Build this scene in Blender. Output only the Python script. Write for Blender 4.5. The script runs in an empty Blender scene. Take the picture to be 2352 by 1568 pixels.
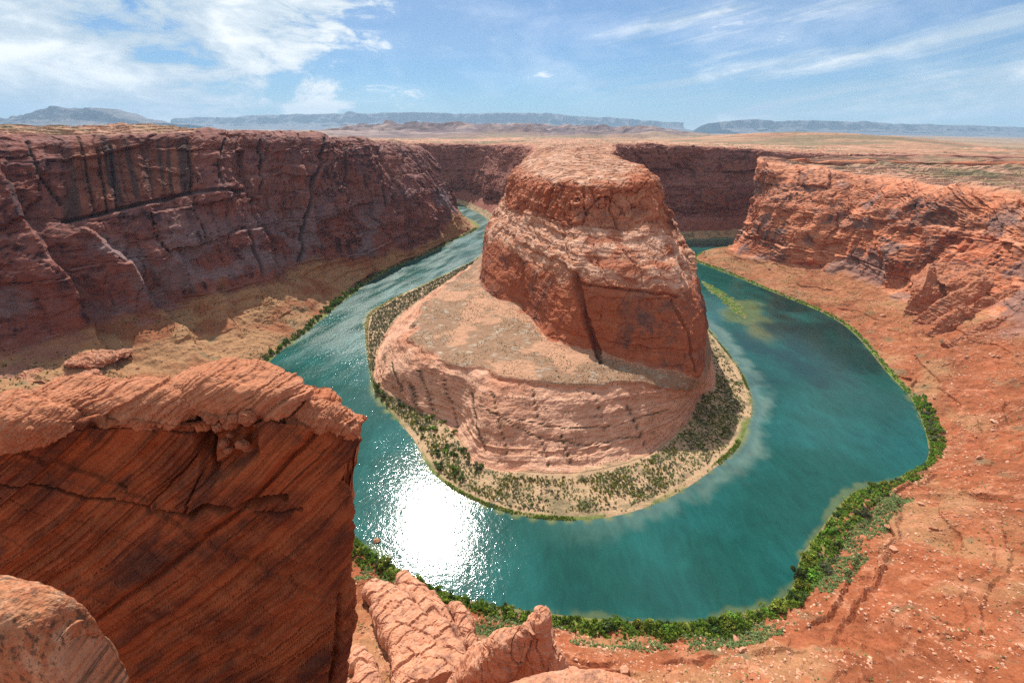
import bpy, math, random
import numpy as np
from mathutils import Matrix, Vector

f32 = np.float32
random.seed(11)
rng = np.random.default_rng(11)
scene = bpy.context.scene
COL = scene.collection

# ------------------------------------------------------------------ camera
CZ = 305.0                       # the lookout on the rim, metres above the river
PITCH, ROLL = math.radians(24.8), math.radians(0.5)
FPX = 1045.0                     # focal length in the 2352 px wide survey picture
cam_data = bpy.data.cameras.new('camera')
cam_data.sensor_width = 36.0
cam_data.lens = 36.0 * FPX / 2352.0
cam_data.clip_start = 0.5
cam_data.clip_end = 120000.0
cam = bpy.data.objects.new('camera', cam_data)
COL.objects.link(cam)
cam.matrix_world = (Matrix.Translation((0, 0, CZ)) @ Matrix.Rotation(math.pi / 2 - PITCH, 4, 'X')
                    @ Matrix.Rotation(ROLL, 4, 'Z'))
scene.camera = cam

# ------------------------------------------------------------------ light
SUN_EL, SUN_AZ = math.radians(46.5), math.radians(-13.0)    # azimuth from +Y towards +X
SUN_DIR = Vector((math.sin(SUN_AZ) * math.cos(SUN_EL), math.cos(SUN_AZ) * math.cos(SUN_EL), math.sin(SUN_EL)))
sun_data = bpy.data.lights.new('sun', 'SUN')
sun_data.energy = 5.0
sun_data.angle = math.radians(0.53)
sun_data.color = (1.0, 0.95, 0.87)
sun = bpy.data.objects.new('sun', sun_data)
COL.objects.link(sun)
sun.rotation_euler = SUN_DIR.to_track_quat('Z', 'Y').to_euler()
sun.location = (0, 0, 900)

scene.view_settings.view_transform = 'Standard'
scene.view_settings.look = 'None'
scene.view_settings.exposure = 0.52
scene.view_settings.gamma = 1.0
scene.view_settings.use_curve_mapping = False
scene.render.engine = 'CYCLES'
scene.cycles.max_bounces = 5
scene.cycles.diffuse_bounces = 3
scene.cycles.glossy_bounces = 2
scene.cycles.transmission_bounces = 2
scene.cycles.volume_bounces = 0
scene.cycles.use_denoising = False
scene.cycles.denoiser = 'OPENIMAGEDENOISE'
scene.cycles.denoising_input_passes = 'RGB_ALBEDO_NORMAL'
scene.cycles.sample_clamp_indirect = 4.0


class NT:
    """Small helper to write node trees."""
    def __init__(self, tree):
        self.t = tree
        self.n = tree.nodes
        self.n.clear()

    def node(self, kind, **kw):
        nd = self.n.new(kind)
        for k, v in kw.items():
            setattr(nd, k, v)
        return nd

    def link(self, a, b):
        self.t.links.new(a, b)

    def val(self, sock, v):
        if hasattr(v, 'is_output'):
            self.link(v, sock)
        else:
            sock.default_value = v

    def math(self, op, a, b=0.0, c=None, clamp=False):
        nd = self.node('ShaderNodeMath', operation=op, use_clamp=clamp)
        self.val(nd.inputs[0], a)
        self.val(nd.inputs[1], b)
        if c is not None:
            self.val(nd.inputs[2], c)
        return nd.outputs[0]

    def ramp(self, x, lo, hi, smooth=True):
        nd = self.node('ShaderNodeMapRange', interpolation_type='SMOOTHSTEP' if smooth else 'LINEAR')
        nd.clamp = True if not smooth else nd.clamp
        self.val(nd.inputs['Value'], x)
        nd.inputs['From Min'].default_value = lo
        nd.inputs['From Max'].default_value = hi
        return nd.outputs['Result']

    def mix(self, fac, a, b, blend='MIX'):
        nd = self.node('ShaderNodeMix', data_type='RGBA', blend_type=blend)
        self.val(nd.inputs[0], fac)
        self.val(nd.inputs[6], a if not isinstance(a, tuple) else (*a, 1.0)[:4])
        self.val(nd.inputs[7], b if not isinstance(b, tuple) else (*b, 1.0)[:4])
        return nd.outputs[2]

    def noise(self, vec, scale, detail=4.0, rough=0.55, dist=0.0):
        nd = self.node('ShaderNodeTexNoise')
        self.link(vec, nd.inputs['Vector'])
        nd.inputs['Scale'].default_value = scale
        nd.inputs['Detail'].default_value = detail
        nd.inputs['Roughness'].default_value = rough
        nd.inputs['Distortion'].default_value = dist
        return nd.outputs['Fac']

    def vmul(self, vec, s):
        nd = self.node('ShaderNodeVectorMath', operation='MULTIPLY')
        self.link(vec, nd.inputs[0])
        nd.inputs[1].default_value = s
        return nd.outputs[0]


SKY_OFS = (3.1, 0.4, 1.7)


def build_world():
    w = bpy.data.worlds.new('World')
    scene.world = w
    w.use_nodes = True
    t = NT(w.node_tree)
    sky = t.node('ShaderNodeTexSky', sky_type='NISHITA')
    sky.sun_disc = False
    sky.sun_elevation = SUN_EL
    sky.sun_rotation = SUN_AZ
    sky.altitude = 1280
    sky.air_density = 1.0
    sky.dust_density = 0.15
    sky.ozone_density = 2.0
    co = t.node('ShaderNodeTexCoord').outputs['Generated']
    sep = t.node('ShaderNodeSeparateXYZ')
    t.link(co, sep.inputs[0])
    x, y, z = sep.outputs
    az = t.math('ARCTAN2', x, y)                 # radians, 0 straight ahead
    el = t.math('ARCSINE', z)
    # broken cumulus sheet, flattened towards the horizon
    d = t.vmul(co, (1.0, 1.0, 2.6))
    warp = t.node('ShaderNodeTexNoise')
    t.link(d, warp.inputs['Vector'])
    warp.inputs['Scale'].default_value = 5.0
    warp.inputs['Detail'].default_value = 3.0
    dv = t.node('ShaderNodeVectorMath', operation='MULTIPLY_ADD')
    t.link(warp.outputs['Color'], dv.inputs[0])
    dv.inputs[1].default_value = (0.22, 0.22, 0.12)
    t.link(d, dv.inputs[2])
    ofs = t.node('ShaderNodeVectorMath', operation='ADD')
    t.link(dv.outputs[0], ofs.inputs[0])
    ofs.inputs[1].default_value = SKY_OFS
    c1 = t.noise(ofs.outputs[0], 4.4, 10.0, 0.62)
    left = t.ramp(t.math('MULTIPLY_ADD', el, -1.5, az), -0.22, -0.80)     # more cloud to the left
    thr = t.math('MULTIPLY_ADD', left, 0.24, c1)
    cumulus = t.ramp(thr, 0.575, 0.70)
    # long high streaks that climb to the right
    slope = t.math('MULTIPLY_ADD', az, -0.155, el)
    wv = t.math('MULTIPLY_ADD', t.noise(d, 2.2, 3.0, 0.5), 0.035, slope)
    sc = t.node('ShaderNodeCombineXYZ')
    t.link(t.math('MULTIPLY', az, 0.8), sc.inputs[0])
    t.link(t.math('MULTIPLY', wv, 9.5), sc.inputs[1])
    s1 = t.noise(sc.outputs[0], 2.0, 9.0, 0.6, 0.1)
    streak = t.ramp(s1, 0.36, 0.64)
    right = t.ramp(az, -0.05, 0.40)
    streak = t.math('MULTIPLY', t.math('MULTIPLY', streak, right), 0.95)
    # thin veil everywhere
    veil = t.math('MULTIPLY', t.ramp(t.noise(dv.outputs[0], 1.5, 6.0, 0.6), 0.30, 0.68), 0.36)
    cov = t.math('MAXIMUM', t.math('MAXIMUM', cumulus, streak), veil)
    # deepen the blue a little, as this picture's sky
    hs = t.node('ShaderNodeHueSaturation')
    hs.inputs['Saturation'].default_value = 1.26
    hs.inputs['Value'].default_value = 1.08
    t.link(sky.outputs[0], hs.inputs['Color'])
    cl = t.mix(t.ramp(c1, 0.42, 0.66), (8.0, 9.8, 11.4), (17.0, 17.2, 17.0))
    tint = t.mix(1.0, hs.outputs[0], (0.62, 0.93, 1.18), 'MULTIPLY')
    mixed = t.mix(cov, tint, cl)
    bg = t.node('ShaderNodeBackground')
    t.link(mixed, bg.inputs['Color'])
    bg.inputs['Strength'].default_value = 0.05
    out = t.node('ShaderNodeOutputWorld')
    t.link(bg.outputs[0], out.inputs['Surface'])


build_world()

# ------------------------------------------------------------------ survey helpers (picture point -> place)
_c, _s = math.cos(ROLL), math.sin(ROLL)


def ray(x, y):
    a, b = (x - 1176) / FPX, (784 - y) / FPX
    a, b = a * _c - b * _s, a * _s + b * _c
    return np.array([a, math.cos(PITCH) + b * math.sin(PITCH), -math.sin(PITCH) + b * math.cos(PITCH)])


def P(x, y, z=None, X=None, Y=None):
    """World point on the line of sight of survey point (x, y) at height z, or at a given X or Y."""
    r = ray(x, y)
    t = (z - CZ) / r[2] if z is not None else (X / r[0] if X is not None else Y / r[1])
    return tuple(np.array([0, 0, CZ]) + t * r)


def proj(Q):
    """Survey coordinates of world points (n,3)."""
    q = Q - np.array([0, 0, CZ])
    dep = q[..., 1] * math.cos(PITCH) - q[..., 2] * math.sin(PITCH)
    up = q[..., 1] * math.sin(PITCH) + q[..., 2] * math.cos(PITCH)
    dep = np.maximum(dep, 1e-3)
    a, b = q[..., 0] / dep, up / dep
    a, b = a * _c + b * _s, -a * _s + b * _c
    return np.stack([a * FPX + 1176, 784 - b * FPX], -1)


# ------------------------------------------------------------------ noise
_T = rng.random(4096).astype(f32) * 2 - 1
_PM = rng.permutation(4096).astype(np.int32)
_ROT = np.array([[0.36, 0.48, -0.80], [-0.80, 0.60, 0.0], [0.48, 0.64, 0.60]], dtype=f32)


def vnoise(p):
    shp = p.shape[:-1]
    p = p.reshape(-1, 3).astype(f32)
    i = np.floor(p).astype(np.int32)
    f = p - i
    f = f * f * f * (f * (f * 6 - 15) + 10)
    x0, y0, z0 = i[:, 0] & 4095, i[:, 1], i[:, 2]
    x1 = (x0 + 1) & 4095
    A0, A1 = _PM[x0], _PM[x1]
    out = None
    res = []
    for A in (A0, A1):
        for dy in (0, 1):
            B = _PM[(A + y0 + dy) & 4095]
            v0 = _T[_PM[(B + z0) & 4095]]
            v1 = _T[_PM[(B + z0 + 1) & 4095]]
            res.append(v0 + (v1 - v0) * f[:, 2])
    a = res[0] + (res[1] - res[0]) * f[:, 1]
    b = res[2] + (res[3] - res[2]) * f[:, 1]
    return (a + (b - a) * f[:, 0]).reshape(shp)


def fbm(p, octaves=4, gain=0.5, lac=2.03):
    p = p.astype(f32)
    v, amp, tot = 0, 1.0, 0.0
    for k in range(octaves):
        v = v + amp * vnoise(p)
        tot += amp
        amp *= gain
        p = (p @ _ROT) * f32(lac) + f32(17.3)
    return v / tot * 1.6


def ridged(p, octaves=3, gain=0.5):
    p = p.astype(f32)
    v, amp, tot = 0, 1.0, 0.0
    for k in range(octaves):
        v = v + amp * (1 - np.abs(vnoise(p)) * 2)
        tot += amp
        amp *= gain
        p = (p @ _ROT) * f32(2.1) + f32(7.7)
    return v / tot


def cells(p):
    """Voronoi: random value of the nearest cell (-.5..+.5) and distance to the cell's border."""
    shp = p.shape[:-1]
    p = p.reshape(-1, 3).astype(f32)
    n = len(p)
    out_r, out_e = np.empty(n, f32), np.empty(n, f32)
    for s in range(0, n, 200000):
        q = p[s:s + 200000]
        i = np.floor(q).astype(np.int32)
        f = q - i
        d1 = np.full(len(q), 9, f32)
        d2 = np.full(len(q), 9, f32)
        r1 = np.zeros(len(q), f32)
        for dx in (-1, 0, 1):
            for dy in (-1, 0, 1):
                for dz in (-1, 0, 1):
                    h = _PM[(_PM[(_PM[(i[:, 0] + dx) & 4095] + i[:, 1] + dy) & 4095] + i[:, 2] + dz) & 4095]
                    ox = dx + (_T[h] * .45 + .5) - f[:, 0]
                    oy = dy + (_T[(h + 1371) & 4095] * .45 + .5) - f[:, 1]
                    oz = dz + (_T[(h + 2711) & 4095] * .45 + .5) - f[:, 2]
                    d = ox * ox + oy * oy + oz * oz
                    near = d < d1
                    d2 = np.where(near, d1, np.minimum(d2, d))
                    r1 = np.where(near, _T[(h + 901) & 4095] * .5, r1)
                    d1 = np.where(near, d, d1)
        out_r[s:s + 200000] = r1
        out_e[s:s + 200000] = np.sqrt(d2) - np.sqrt(d1)
    return out_r.reshape(shp), out_e.reshape(shp)


def sstep(x, a, b):
    t = np.clip((x - a) / (b - a), 0, 1)
    return t * t * (3 - 2 * t)


_zs = np.cumsum(rng.uniform(2.0, 13.0, 120)) - 120
_zv = rng.uniform(-1, 1, 120)


def strata(z):
    """Bed-by-bed offset: each bed has its own overhang, with short steps between the beds."""
    z = np.mod(z + 110, _zs[-2] - _zs[0] - 5) + _zs[0]
    k = np.clip(np.searchsorted(_zs, z), 1, 118)
    t = np.clip((z - _zs[k - 1]) / np.maximum(_zs[k] - _zs[k - 1], .1), 0, 1)
    st = sstep(t, 0.0, 0.14)
    return (_zv[k - 1] + (_zv[k] - _zv[k - 1]) * st).astype(f32)


def sc(p, x, y=None, z=None):
    y = x if y is None else y
    z = x if z is None else z
    return p / np.array([x, y, z], f32)


# ------------------------------------------------------------------ surfaces
def pchip_rows(R, counts):
    """(n,nr,3) control rows -> dense rows, monotone in between."""
    d = R[:, 1:] - R[:, :-1]
    m = np.zeros_like(R)
    a, b = d[:, :-1], d[:, 1:]
    same = a * b > 0
    m[:, 1:-1] = np.where(same, 2 * a * b / np.where(same, a + b, 1), 0)
    m[:, 0], m[:, -1] = d[:, 0], d[:, -1]
    out, V = [], []
    for k, c in enumerate(counts):
        t = np.arange(c) / c
        if k == len(counts) - 1:
            t = np.arange(c + 1) / c
        T = t[None, :, None]
        p0, p1, m0, m1 = (q[:, None, :] for q in (R[:, k], R[:, k + 1], m[:, k], m[:, k + 1]))
        out.append((2 * T**3 - 3 * T**2 + 1) * p0 + (T**3 - 2 * T**2 + T) * m0 + (-2 * T**3 + 3 * T**2) * p1 + (T**3 - T**2) * m1)
        V.append(k + t)
    return np.concatenate(out, 1), np.concatenate(V)


def cr_stations(R, counts):
    """(ns,nv,3) -> dense along stations; tangents from chord length."""
    L = np.linalg.norm(R[1:] - R[:-1], axis=-1).mean(1)
    L = np.maximum(L, 1e-3)
    m = np.zeros_like(R)
    s = (R[1:] - R[:-1]) / L[:, None, None]
    w = (L[1:] / (L[1:] + L[:-1]))[:, None, None]
    m[1:-1] = s[:-1] * w + s[1:] * (1 - w)
    m[0], m[-1] = s[0], s[-1]
    out, U = [], []
    for k, c in enumerate(counts):
        t = np.arange(c) / c
        if k == len(counts) - 1:
            t = np.arange(c + 1) / c
        T = t[:, None, None]
        out.append((2 * T**3 - 3 * T**2 + 1) * R[k] + (T**3 - 2 * T**2 + T) * m[k] * L[k]
                   + (-2 * T**3 + 3 * T**2) * R[k + 1] + (T**3 - T**2) * m[k + 1] * L[k])
        U.append(k + t)
    return np.concatenate(out, 0), np.concatenate(U)


def grid_normals(G):
    du = np.gradient(G, axis=0)
    dv = np.gradient(G, axis=1)
    n = np.cross(du, dv)
    n /= np.maximum(np.linalg.norm(n, axis=-1, keepdims=True), 1e-9)
    return n


def smooth(G, k):
    """Box blur of a grid along both directions."""
    for ax in (0, 1):
        for _ in range(k):
            a = np.concatenate([np.take(G, [0], ax), np.take(G, range(G.shape[ax] - 1), ax)], ax)
            b = np.concatenate([np.take(G, range(1, G.shape[ax]), ax), np.take(G, [G.shape[ax] - 1], ax)], ax)
            G = (a + G * 2 + b) / 4
    return G


def mesh_from(name, verts, quads, col, mat, smooth_shade=False, extra=None):
    me = bpy.data.meshes.new(name)
    quads = np.asarray(quads, np.int32)
    n, k = quads.shape
    me.vertices.add(len(verts))
    me.vertices.foreach_set('co', np.asarray(verts, f32).ravel())
    me.loops.add(n * k)
    me.loops.foreach_set('vertex_index', quads.ravel())
    me.polygons.add(n)
    me.polygons.foreach_set('loop_start', np.arange(0, n * k, k, dtype=np.int32))
    if smooth_shade:
        me.polygons.foreach_set('use_smooth', np.ones(n, bool))
    else:
        me.polygons.foreach_set('use_smooth', np.zeros(n, bool))
    if col is not None:
        c = np.ones((len(verts), 4), f32)
        c[:, :3] = np.clip(col, 0, 1)
        me.attributes.new('col', 'FLOAT_COLOR', 'POINT').data.foreach_set('color', c.ravel())
    if extra:
        for key, v in extra.items():
            me.attributes.new(key, 'FLOAT', 'POINT').data.foreach_set('value', np.asarray(v, f32).ravel())
    me.update(calc_edges=True)
    if mat:
        me.materials.append(mat)
    return me


def put(name, me, label=None, cat=None, group=None, kind=None, parent=None, loc=None):
    o = bpy.data.objects.new(name, me)
    COL.objects.link(o)
    if loc is not None:
        o.location = loc
    if parent is not None:
        o.parent = parent
    for k, v in (('label', label), ('category', cat), ('group', group), ('kind', kind)):
        if v:
            o[k] = v
    return o


def grid_mesh(name, G, col, mat, flip=False, smooth_shade=False, extra=None):
    nu, nv = G.shape[:2]
    idx = np.arange(nu * nv, dtype=np.int32).reshape(nu, nv)
    q = np.stack([idx[:-1, :-1], idx[1:, :-1], idx[1:, 1:], idx[:-1, 1:]], -1).reshape(-1, 4)
    if flip:
        q = q[:, ::-1]
    return mesh_from(name, G.reshape(-1, 3), q, None if col is None else col.reshape(-1, 3), mat, smooth_shade, extra)


def auto_counts(S, dens, umin=4, umax=420, vis=None, rows=None):
    """Vertices per station interval and per row interval so that a facet is about a picture point."""
    S = np.asarray(S, float)
    dist = np.maximum(np.linalg.norm(S - np.array([0, 0, CZ]), axis=-1), 20)
    lu = np.linalg.norm(S[1:] - S[:-1], axis=-1) / np.minimum(dist[1:], dist[:-1])
    lv = np.linalg.norm(S[:, 1:] - S[:, :-1], axis=-1) / np.minimum(dist[:, 1:], dist[:, :-1])
    if rows is not None:
        lu = lu[:, rows]
    cu = np.median(lu, axis=1) * 455 * dens
    if vis is not None:
        v = np.asarray(vis, float)
        cu = cu * np.maximum(v[1:], v[:-1])
        lv = lv[v > .5]
    cv = np.percentile(lv, 80, axis=0) * 455 * dens
    return np.clip(cu, umin, umax).astype(int), np.clip(cv, 3, 260).astype(int)


# ------------------------------------------------------------------ materials
def rock_material(name, scales=(0.9, 0.22), bump=0.55, dist=1.2, rough=0.92, vary=0.35, stretch=(1, 1, 1)):
    m = bpy.data.materials.new(name)
    m.use_nodes = True
    t = NT(m.node_tree)
    at = t.node('ShaderNodeAttribute', attribute_name='col')
    co = t.node('ShaderNodeNewGeometry').outputs['Position']
    co = t.vmul(co, stretch)
    n1 = t.noise(co, scales[0], 6.0, 0.62)
    n2 = t.noise(co, scales[1], 5.0, 0.6)
    k = t.math('MULTIPLY_ADD', n1, vary * 1.6, 1.0 - vary * 0.8)
    k2 = t.math('MULTIPLY_ADD', n2, vary, 1.0 - vary * 0.5)
    kk = t.math('MULTIPLY', k, k2)
    n3 = t.noise(co, scales[0] * 2.3, 3.0, 0.6)
    kk = t.math('MULTIPLY', kk, t.math('MULTIPLY_ADD', t.ramp(n3, 0.56, 0.70), -0.5, 1.06))
    cc = t.node('ShaderNodeCombineColor')
    for s in range(3):
        t.link(kk, cc.inputs[s])
    base = t.mix(1.0, at.outputs['Color'], cc.outputs[0], 'MULTIPLY')
    b = t.node('ShaderNodeBump')
    b.inputs['Strength'].default_value = bump
    b.inputs['Distance'].default_value = dist
    t.link(t.math('ADD', n1, t.math('MULTIPLY', n2, 2.0)), b.inputs['Height'])
    bs = t.node('ShaderNodeBsdfPrincipled')
    t.link(base, bs.inputs['Base Color'])
    bs.inputs['Roughness'].default_value = rough
    bs.inputs['Specular IOR Level'].default_value = 0.15
    t.link(b.outputs[0], bs.inputs['Normal'])
    o = t.node('ShaderNodeOutputMaterial')
    t.link(bs.outputs[0], o.inputs['Surface'])
    return m


def leaf_material(name):
    m = bpy.data.materials.new(name)
    m.use_nodes = True
    t = NT(m.node_tree)
    at = t.node('ShaderNodeAttribute', attribute_name='col')
    oi = t.node('ShaderNodeObjectInfo')
    hs = t.node('ShaderNodeHueSaturation')
    t.link(at.outputs['Color'], hs.inputs['Color'])
    t.link(t.math('MULTIPLY_ADD', oi.outputs['Random'], 0.05, 0.475), hs.inputs['Hue'])
    t.link(t.math('MULTIPLY_ADD', oi.outputs['Random'], 0.5, 0.75), hs.inputs['Value'])
    df = t.node('ShaderNodeBsdfDiffuse')
    tr = t.node('ShaderNodeBsdfTranslucent')
    t.link(hs.outputs[0], df.inputs['Color'])
    t.link(hs.outputs[0], tr.inputs['Color'])
    mx = t.node('ShaderNodeMixShader')
    mx.inputs[0].default_value = 0.35
    t.link(df.outputs[0], mx.inputs[1])
    t.link(tr.outputs[0], mx.inputs[2])
    o = t.node('ShaderNodeOutputMaterial')
    t.link(mx.outputs[0], o.inputs['Surface'])
    return m


def water_material():
    m = bpy.data.materials.new('river_water')
    m.use_nodes = True
    t = NT(m.node_tree)
    at = t.node('ShaderNodeAttribute', attribute_name='col')
    rg = t.node('ShaderNodeAttribute', attribute_name='ripple')
    co = t.node('ShaderNodeNewGeometry').outputs['Position']
    a = t.noise(co, 0.24, 4.0, 0.6, 0.4)
    b = t.noise(co, 0.9, 2.0, 0.6, 0.2)
    big = t.noise(co, 0.03, 4.0, 0.55, 0.6)
    h = t.math('ADD', a, t.math('MULTIPLY', b, 0.28))
    h = t.math('MULTIPLY', h, t.math('MULTIPLY_ADD', big, 1.2, 0.35))
    h = t.math('MULTIPLY', h, rg.outputs['Fac'])
    bp = t.node('ShaderNodeBump')
    bp.inputs['Strength'].default_value = 1.0
    bp.inputs['Distance'].default_value = 1.0
    t.link(h, bp.inputs['Height'])
    ripple_refl = t.noise(t.vmul(co, (1.0, 0.35, 1.0)), 0.11, 5.0, 0.65, 0.8)
    k = t.math('MULTIPLY_ADD', big, 0.6, t.math('MULTIPLY_ADD', ripple_refl, 0.9, 0.25))  # streaky mottling of base colour stands in for ripples' varying sky reflection
    cc = t.node('ShaderNodeCombineColor')
    for s in range(3):
        t.link(k, cc.inputs[s])
    base = t.mix(1.0, at.outputs['Color'], cc.outputs[0], 'MULTIPLY')
    bs = t.node('ShaderNodeBsdfPrincipled')
    t.link(base, bs.inputs['Base Color'])
    sh = t.node('ShaderNodeAttribute', attribute_name='sheen')
    t.link(sh.outputs['Fac'], bs.inputs['Roughness'])
    bs.inputs['IOR'].default_value = 1.33
    t.link(bp.outputs[0], bs.inputs['Normal'])
    o = t.node('ShaderNodeOutputMaterial')
    t.link(bs.outputs[0], o.inputs['Surface'])
    return m


MAT_CLIFF = rock_material('canyon_sandstone', (0.30, 0.07), 0.7, 2.4, vary=.5, stretch=(1, 1, 1.8))
MAT_SLICK = rock_material('pale_slickrock', (1.1, 0.25), 0.35, .5, vary=.35)
MAT_TALUS = rock_material('talus_earth', (0.55, 0.12), 0.7, 1.2, vary=0.55)
MAT_NEAR = rock_material('rim_sandstone', (9.0, 1.7), 0.8, 0.06, vary=0.55)
MAT_FAR = rock_material('far_rock', (0.012, 0.003), 0.4, 30.0)
MAT_LEAF = leaf_material('shrub_leaves')
MAT_WATER = water_material()

# ------------------------------------------------------------------ colour of the rock (albedo only)
C_ORANGE = np.array([.46, .205, .115], f32)
C_PALE = np.array([.56, .32, .215], f32)
C_RED = np.array([.33, .095, .042], f32)
C_BROWN = np.array([.20, .08, .052], f32)
C_VARN = np.array([.075, .048, .045], f32)
C_GREY = np.array([.27, .22, .20], f32)
C_DIRT = np.array([.275, .084, .035], f32)
C_TAN = np.array([.32, .17, .082], f32)
C_SAND = np.array([.40, .265, .155], f32)
C_GREEN = np.array([.10, .18, .025], f32)
C_SAGE = np.array([.145, .122, .066], f32)


def lerp(a, b, k):
    k = np.asarray(k)[..., None]
    return a + (b - a) * k


def cliff_colour(G, N, varn=1.0, red=0.5, grey=0.3):
    n1 = fbm(sc(G, 90, 90, 60), 4)
    n2 = fbm(sc(G, 16, 16, 10), 4)
    bed = strata(G[..., 2] * 1.7 + 6 * n1) * .5 + strata(G[..., 2] * 5 + 40 + 5 * n1) * .35
    c = lerp(C_ORANGE, C_RED, np.clip(red + .45 * n1 + .3 * bed, 0, 1))
    c = lerp(c, C_PALE, np.clip(.25 + .5 * bed + .4 * n2 - .3 * red, 0, .7))
    c = lerp(c, C_BROWN, sstep(n2 - .3 * bed, .15, .8) * .6)
    steep = sstep(np.abs(N[..., 2]), .75, .35)
    st = fbm(sc(G, 5, 5, 90), 3) * .9 + 1.0 * fbm(sc(G, 80, 80, 60), 3) + .25 * bed
    c = lerp(c, C_GREY, sstep(fbm(sc(G, 40, 40, 26) + 31, 4), .15, .7) * grey * steep)
    c = lerp(c, C_VARN, sstep(st, .0, .7) * .9 * varn * steep)
    c = lerp(c, np.array([.42, .20, .11], f32), sstep(st, -.35, -.9) * .8 * steep)
    flat = sstep(N[..., 2], .75, .95)
    c = lerp(c, lerp(C_PALE, C_ORANGE, sstep(n2, -.4, .4)), flat * .7)
    return c


def blocks(a, z, wmin, wmax, hmin, hmax, seed):
    """Masonry of joint blocks: value per block, metres to the nearest joint and to the nearest bed."""
    r = np.random.default_rng(seed)
    zb = np.cumsum(r.uniform(hmin, hmax, 400)) - 150
    ab = np.cumsum(r.uniform(wmin, wmax, 3000)) - 3000
    k = np.clip(np.searchsorted(zb, z), 1, 399)
    a = a + r.uniform(0, wmax * 2, 400)[k] * 1.0
    j = np.clip(np.searchsorted(ab, a), 1, 2999)
    val = r.random(8191).astype(f32)[(j * 131 + k * 977) % 8191] - .5
    ej = np.minimum(a - ab[j - 1], ab[j] - a)
    ez = np.minimum(z - zb[k - 1], zb[k] - z)
    return val, ej.astype(f32), ez.astype(f32)


def cliff_disp(G, s, scale=1.0):
    """s: metres along the wall."""
    z = G[..., 2]
    n1, n2 = fbm(sc(G, 110, 110, 150), 3), fbm(sc(G, 30, 30, 40), 3)
    aw = s + 26 * n1 + 7 * n2 + .12 * z
    zw = z + 12 * n1 + 4 * n2
    v1, j1, b1 = blocks(aw, zw, 22, 85, 45, 110, 3)
    v2, j2, b2 = blocks(aw + 3 * fbm(sc(G, 9), 2), zw + 2 * fbm(sc(G, 9) + 4, 2), 6, 26, 9, 34, 4)
    v3, j3, b3 = blocks(aw * 1.0 + 2 * fbm(sc(G, 5), 2), zw, 2.5, 9, 2.5, 8, 5)
    d = n1 * 12 + v1 * 15 + v2 * 6.5 + v3 * 1.8 + n2 * 3
    d -= sstep(j1, 1.6, .2) * 4.0 + sstep(j2, .9, .1) * 1.2 * (v2 > 0) + sstep(b1, 1.4, .2) * 2.5
    d += strata(zw) * 2.2 + fbm(sc(G, 6, 6, 4), 4) * 1.3
    # spalled hollows
    sp = fbm(sc(G, 60, 60, 40) + 50, 3)
    d -= sstep(sp, .35, .5) * 5
    return d * scale


# ------------------------------------------------------------------ the outer bank: canyon walls, near slope, right bluff
def st(S, B, C, D, E, Fr, w=14, zb=3.0):
    S = np.array([S[0], S[1], 0.0])
    B = np.array(B, float)
    o = (B - S)[:2] / max(np.linalg.norm((B - S)[:2]), 1e-6)
    s0 = np.array([S[0] - o[0] * 14, S[1] - o[1] * 14, -5.0])
    w = min(w, np.linalg.norm((B - S)[:2]) * .5)
    A = np.array([S[0] + o[0] * w, S[1] + o[1] * w, zb])
    return [s0, S, A, B, np.array(C, float), np.array(D, float), np.array(E, float), np.array(Fr, float)]


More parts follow.
